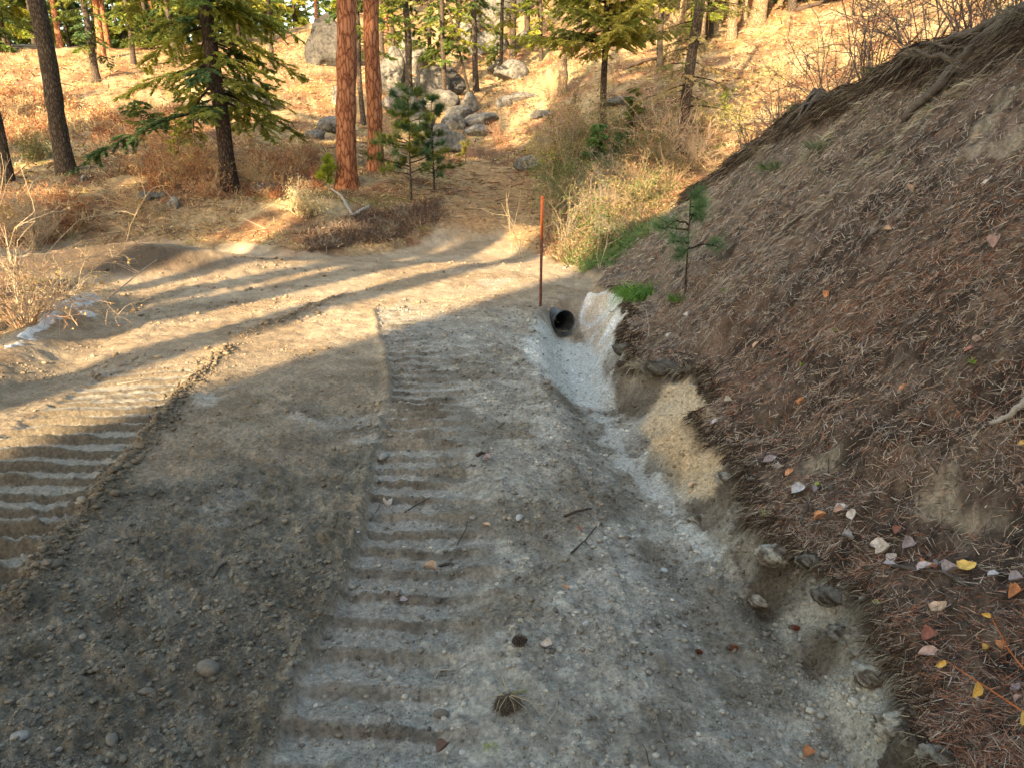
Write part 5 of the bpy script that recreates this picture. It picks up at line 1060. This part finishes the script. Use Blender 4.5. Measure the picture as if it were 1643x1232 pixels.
def leaf(label, px, py, w, mk, k, sq=1.0):
    g = ground(px, py); L = px2m(w, g[1]); V, Q = LS[k % 5]; V = V * L * np.array([1, sq, 1]); m = MB(); m.add(V, None, Q); r = np.random.default_rng(k * 7 + int(px))
    m.tube([[-.5 * L, 0, V[0, 2]], [-.72 * L, .04 * L, V[0, 2] + .03 * L], [-.95 * L, .1 * L, 0.0]], L * .018, 4)
    o = ob('fallen_leaf', m.mesh('fallen_leaf', LM[mk], True, False)); n_ = normal(np.array([g[0]]), np.array([g[1]]))[0]
    from mathutils import Vector, Euler
    q = Vector((0, 0, 1)).rotation_difference(Vector(n_)).to_matrix() @ Euler((r.uniform(-.25, .25) - .12, r.uniform(-.25, .25), r.uniform(-1, 1) + (pi if r.random() < .5 else 0))).to_matrix(); o.rotation_euler = q.to_euler(); o.location = (g[0] + n_[0] * .012, g[1] + n_[1] * .012, g[2] + .010)
    tag(o, label, 'leaf', 'fallen leaves')
LEAVES = [(780,846,16,'tan','orange tan leaf lying on the gravel above the middle of the track'),(689,914,22,'tan','round peach coloured leaf beside the forked twig in the track'),(622,817,18,'white','pale pink white leaf on the worn track'),(907,948,16,'orange','small bright orange leaf on the gravel'),(876,1038,20,'white','pale leaf right of the pine cone'),(648,964,14,'lilac','lilac leaf standing in the gravelly track'),
 (712,1206,30,'brown','curled red brown leaf at the bottom of the track'),(780,742,14,'lilac','small lilac leaf beside the dark bark chip on the gravel'),(853,700,9,'rust','tiny rust leaf on the pale gravel'),(930,854,9,'rust','small dark red leaf near the forked stick'),(1112,778,14,'tan','tan leaf at the lower end of the sand mound'),(948,663,10,'white','pale curled leaf in the clay of the ditch'),
 (1171,650,14,'white','white leaf at the edge where sand mound meets dark bank'),(1146,683,14,'lilac','lilac leaf just below the white one at the bank edge'),(1172,712,14,'lilac','lilac leaf on the bank edge above the leaf cluster'),(1237,742,22,'lilac','upper purple leaf of the cluster on the near bank'),(1232,754,16,'lilac','purple grey leaf directly under the upper purple one'),(1252,754,16,'grey','pale grey leaf touching the purple ones'),(1268,760,18,'orange','orange leaf right of the purple grey cluster'),
 (1296,774,14,'pinkish','pinkish leaf above the blue grey leaf'),(1282,796,24,'grey','large blue grey leaf on the dark litter'),(1312,790,12,'lime','small lime green leaf beside the blue grey leaf'),(1310,800,14,'lilac','lilac leaf at the top of the upright twig'),(1354,818,26,'white','big pale pink leaf of the bright trio'),(1349,829,20,'pinkish','pink leaf beneath the big pale one'),(1370,829,20,'white','cream leaf at the right of the bright trio'),
 (1318,842,20,'orange','orange pink leaf left below the bright trio'),(1363,856,18,'grey','bluish leaf below the bright trio'),(1412,862,24,'white','pale leaf at the upper end of the long leaf row'),(1422,872,26,'white','pale leaf in the middle of the long leaf row'),(1436,882,26,'white','pale pink leaf at the lower end of the long leaf row'),(1442,856,16,'rust','dark red leaf above the long leaf row'),(1459,872,22,'lilac','lilac leaf right of the long leaf row'),
 (1430,914,24,'lilac','grey lilac leaf at the upper end of the mossy stick'),(1484,926,26,'orange','crumpled orange leaf above the mossy stick'),(1481,933,24,'lilac','lilac leaf lying on the mossy stick'),(1507,915,22,'grey','upright pale lilac leaf above the stick'),(1528,932,26,'lilac','round lilac leaf left of the yellow leaf'),(1550,926,32,'yellow','bright yellow leaf with its stalk on the near bank'),(1501,934,14,'rust','dark red leaf tucked between lilac leaves'),
 (1592,942,18,'grey','small grey leaf right of the yellow leaf'),(1630,944,26,'lilac','purple grey leaf at the right edge'),(1628,966,28,'orange','orange brown leaf at the right edge below the purple one'),(1507,988,32,'tan','long tan leaf in the middle of the dark litter'),(1488,1044,28,'rust','crumpled red leaf above the pink grey one'),(1492,1058,34,'pinkish','pink grey leaf with a dark centre'),(1587,1036,16,'yellow','yellow leaf on the thin red stem near the right edge'),
 (1613,1040,20,'orange','orange brown leaf right of the stemmed yellow leaf'),(1635,1092,26,'lilac','pale lilac leaf at the right edge low down'),(1573,1114,14,'orange','small orange leaf above the yellow leaved stem'),(1405,980,14,'lime','green leaf alone on the dark litter'),(1637,1122,16,'pinkish','pinkish leaf cut by the right edge'),
 (1300,1212,24,'orange','narrow orange leaf at the bottom edge on the gravel'),(1450,630,16,'orange','orange leaf in the middle of the shaded bank'),(1290,645,14,'orange','orange leaf low on the shaded bank'),(1555,586,16,'rust','red leaf on the right part of the bank'),(1574,552,20,'pinkish','pinkish leaf curled on the bank near the right edge'),(1469,306,16,'tan','tan leaf on the upper bank below the branch'),(1588,298,16,'white','pale leaf on the upper bank at right'),(1108,505,12,'white','small pale leaf below the small bank pine'),(1074,540,14,'white','pale leaf on the bank right of the bent twig'),(1425,378,12,'tan','tan leaf halfway up the bank'),(1600,395,20,'pinkish','pair like pinkish leaf at the right of the bank'),(1640,720,12,'yellow','yellow leaf at the right edge halfway down'),(1330,470,12,'orange','small orange leaf in the centre of the bank'),(1215,560,12,'tan','tan leaf low on the bank above the sand mound')]
for i, a in enumerate(LEAVES): leaf(a[4], a[0], a[1], a[2] * 1.12, a[3], i, .9 if i % 3 else .7)
def cone(label, px, py, w, col, tilt, seed, closed=False):
    t = thing('pine_cone', label, 'pine cone'); r = np.random.default_rng(seed); g = ground(px, py); L = px2m(w, g[1]); m = MB(); core = MB()
    core.tube(np.stack([0 * np.linspace(0, 1, 8), 0 * np.linspace(0, 1, 8), np.linspace(-.5, .5, 8) * L], -1), L * np.array([.08, .2, .26, .27, .24, .18, .12, .03]), 8)
    for k in range(90):
        f = k / 90; a = k * 2.39996; z = (-.48 + .96 * f) * L; rr_ = L * .40 * math.sin(pi * (f * .86 + .1)) ** .8 * (.75 if closed else 1); u = np.array([cos(a), sin(a), 0]); s_ = np.array([-sin(a), cos(a), 0]); up = np.array([0, 0, 1.])
        q = u * rr_ * .45 + up * z; e = u * rr_ + up * (z + L * (.10 if closed else .05)); w_ = L * .085
        V = [q - s_ * w_ * .5, q + s_ * w_ * .5, e + s_ * w_, e + up * L * .035 + u * .0, e - s_ * w_, e + u * L * .04 + up * L * .03]; m.add(V, [[0, 1, 2], [0, 2, 4], [0, 4, 3], [1, 3, 2], [2, 5, 4], [3, 4, 5], [2, 3, 5], [0, 3, 1]], None)
    mt = surf_mat('cone_scale', col, .8, .45, 90); ob('scales', m.mesh('scales', mt, False, False), t); ob('core', core.mesh('core', M_woodd, True, False), t)
    t.location = (g[0], g[1], g[2] + L * .3); t.rotation_euler = tilt; return t
cone('dark grey open pine cone lying on the gravel', 833, 1040, 30, (.16, .13, .11), (radians(70), 0, radians(70)), 1)
cone('red brown closed cone on the gravel, the right one of the two', 1174, 1042, 21, (.30, .09, .04), (radians(88), 0, radians(85)), 2, True)
cone('small dark red cone on the gravel, the left one of the two', 1121, 1045, 15, (.24, .06, .045), (radians(80), 0, radians(40)), 3, True)
cone('red brown cone lying on the crumbled edge of the bank', 1272, 1018, 20, (.30, .09, .05), (radians(86), 0, radians(75)), 4, True)
def stick(label, pts, w, mat, seed, subs=(), name='stick', lift=.006):
    g = [gp(px, py, lift + (.01 if i % 2 else 0)) for i, (px, py) in enumerate(pts)]; Y = g[0][1]; r0 = px2m(w, Y) / 2
    return log3(label, g, r0, r0 * .5, mat, name, 'stick', 6, .006, seed, subs)
stick('forked dark twig on the gravel near the ditch', [(916,890),(938,868),(957,845)], 4, M_wood, 21, ((.55, (.3, -1, .1), .06, .004),))
stick('dark bark like stick above the forked twig', [(905,832),(925,828),(948,818)], 5, M_woodd, 22)
stick('thin grey twig with an elbow in the worn track', [(594,838),(609,818),(612,804)], 2, M_wood, 23)
stick('long dark twig lying across the worn track', [(650,824),(672,810),(692,797)], 3, M_woodd, 24)
stick('curved grey twig above the peach leaf', [(733,874),(748,852),(750,836)], 3, M_wood, 25)
stick('short pale stick beside the peach leaf', [(706,906),(722,910),(736,911)], 6, M_wood, 26)
stick('bent pale twig in the nearest grouser marks', [(698,1084),(706,1078),(735,1076),(760,1067)], 4, M_woodp, 27, ((.95, (1, .4, .2), .03, .005),))
stick('reddish curved root on the turned soil', [(343,928),(352,914),(365,902),(378,884)], 5, M_wood, 28)
stick('thin pale root curving down the gravel at the bottom', [(1042,1232),(1036,1212),(1030,1200)], 3, M_wood, 29)
stick('pale curling root beside the uprooted grass', [(878,1162),(892,1146),(897,1118),(893,1106)], 3, M_woodp, 30)
stick('lichen covered stick lying across the near bank', [(1428,914),(1460,928),(1510,944),(1555,962)], 8, M_wood, 31, ((.75, (.6, -1, .1), .10, .005),))
stick('thin dark stick on the near bank leading to the pale soil patch', [(1480,866),(1510,850),(1530,838)], 3, M_woodd, 32)
stick('thin pale root hanging out of the bank at the lower lip', [(1225,862),(1250,864),(1276,860)], 3, M_woodp, 33, ((.95, (.1, .3, 1), .02, .003),))
stick('short grey upright twig in the litter by the leaf cluster', [(1283,842),(1293,820),(1306,804)], 4, M_wood, 34, lift=.02)
stick('pale root winding down below the upper scarp', [(1366,756),(1372,735),(1388,722),(1392,710)], 3, M_wood, 35)
stick('pale vertical rootlet beside the winding root', [(1329,762),(1329,740),(1330,725)], 3, M_wood, 36)
stick('rootlet in front of the pale soil patch on the bank', [(1462,818),(1475,798),(1475,770)], 3, M_wood, 37)
stick('thin twig on the middle of the bank', [(1430,602),(1448,586),(1465,568)], 3, M_wood, 38)
stick('grey twig on the bank just below the small pine', [(1178,436),(1190,425),(1200,410)], 5, M_wood, 39)
stick('small broken twig near the right edge of the bank', [(1562,684),(1570,692),(1572,702)], 4, M_wood, 40)
stick('long thin pale stalk on the sunny road at left', [(175,612),(190,618),(230,612)], 2, M_woodp, 41)
g = ground(176, 478); log3('lone dry stalk leaning up at the left edge of the road', [g, g + [.45, .1, .36], g + [.62, .1, .47]], .009, .004, M_woodp, 'dry_stalk', 'stalk', 5, .004, 42)
stick('dark bark chip on the gravel beside the small lilac leaf', [(765,732),(772,729),(780,727)], 7, M_woodd, 43)
stick('fallen straight stick on the sunny trail', [(905,432),(912,428),(925,430)], 5, M_woodp, 44)
# uprooted grass and little plants
t = thing('uprooted_grass', 'uprooted grass clump with a dark root ball on the near gravel', 'grass clump', ground(815, 1125)); r = np.random.default_rng(9)
m = MB(); nn_ = 30; a = r.uniform(0, 6.28, nn_); m.strands(np.stack([.012 * np.cos(a), .012 * np.sin(a), np.full(nn_, .03)], -1), np.stack([np.cos(a) * 1.3, np.sin(a) * .8, r.uniform(.2, .9, nn_)], -1), r.uniform(.04, .17, nn_), .0024, np.array([C3(.42, .36, .22), C3(.24, .28, .08), C3(.5, .42, .3)])[r.choice(3, nn_)], .7); ob('blades', m.mesh('blades', M_grass), t)
m = MB(); nn_ = 1100; a = r.uniform(0, 6.28, nn_); rr_ = .042 * np.sqrt(r.random(nn_)); m.strands(np.stack([rr_ * np.cos(a), rr_ * np.sin(a) - .02, r.uniform(-.005, .02, nn_)], -1), np.stack([r.normal(size=nn_), -.6 * np.abs(r.normal(size=nn_)) - .3, r.normal(size=nn_) * .35 - .2], -1), r.uniform(.008, .035, nn_), .003, C3(.13, .10, .075) * r.uniform(.5, 1.6, (nn_, 1))); ob('roots', m.mesh('roots', M_litter), t)
tuft('tiny lime green moss like seedling at the bottom of the photo', 790, 1200, .022, 150, [C3(.42, .50, .05), C3(.3, .4, .04)], 51, 1.6, .0035, .2, rad=.018, cat='seedling')
for i, (px, py, lab) in enumerate(((1232,833,'tiny green seedling on the dark edge of the near bank'),(1172,768,'tiny green sprout at the top of the sand mound'),(1345,520,'little green leafed plant on the middle bank'),(1165,470,'pale green little plant below the small bank pine'),(1290,580,'small green plant low on the shaded bank'),(1565,590,'green sprout on the right of the bank'))):
    tuft(lab, px, py, .035, 26, [C3(.2, .34, .06), C3(.3, .4, .1)], 60 + i, 1.4, .009, .4, rad=.02, cat='seedling')
def leafy_stem(label, pts, lv):
    t = thing('leafy_stem', label, 'plant stem', gp(*pts[-1])); o = np.array(t.location); q = np.array([gp(px, py, .05 * k) for k, (px, py) in enumerate(pts[::-1])])[::-1] - o
    m = MB(); s = np.linspace(0, len(q) - 1, 14); m.tube(np.stack([np.interp(s, np.arange(len(q)), q[:, i]) for i in range(3)], -1), np.linspace(.0015, .003, 14), 5); ob('stem', m.mesh('stem', surf_mat('red_stem', (.40, .13, .04)), True, False), t)
    for k, (f, L, dv) in enumerate(lv):
        b = np.array([np.interp(f * (len(q) - 1), np.arange(len(q)), q[:, i]) for i in range(3)]); V, Q = LS[k % 5]; m = MB(); V = (V + [.5, 0, 0]) * L * np.array([1, .55, 1]); d = nrm(np.array(dv, float)); sd_ = nrm(np.cross(d, [0, -1, .6])); up = np.cross(sd_, d); m.add(b + V @ np.stack([d, sd_, up]), None, Q); ob('leaf', m.mesh('leaf', LM['yellow'], True, False), t)
leafy_stem('red stem with drooping yellow leaves at the lower right edge', [(1508,1110), (1570,1130), (1660,1162)], ((.0, .035, (-1, 0, -.6)), (.42, .045, (-.4, -.3, -1)), (.85, .05, (-.2, -.5, -1))))
leafy_stem('second thin red stem with a yellow leaf higher at the right edge', [(1580,1030), (1615,1055), (1665,1092)], ((.02, .03, (-1, .2, .2)),))
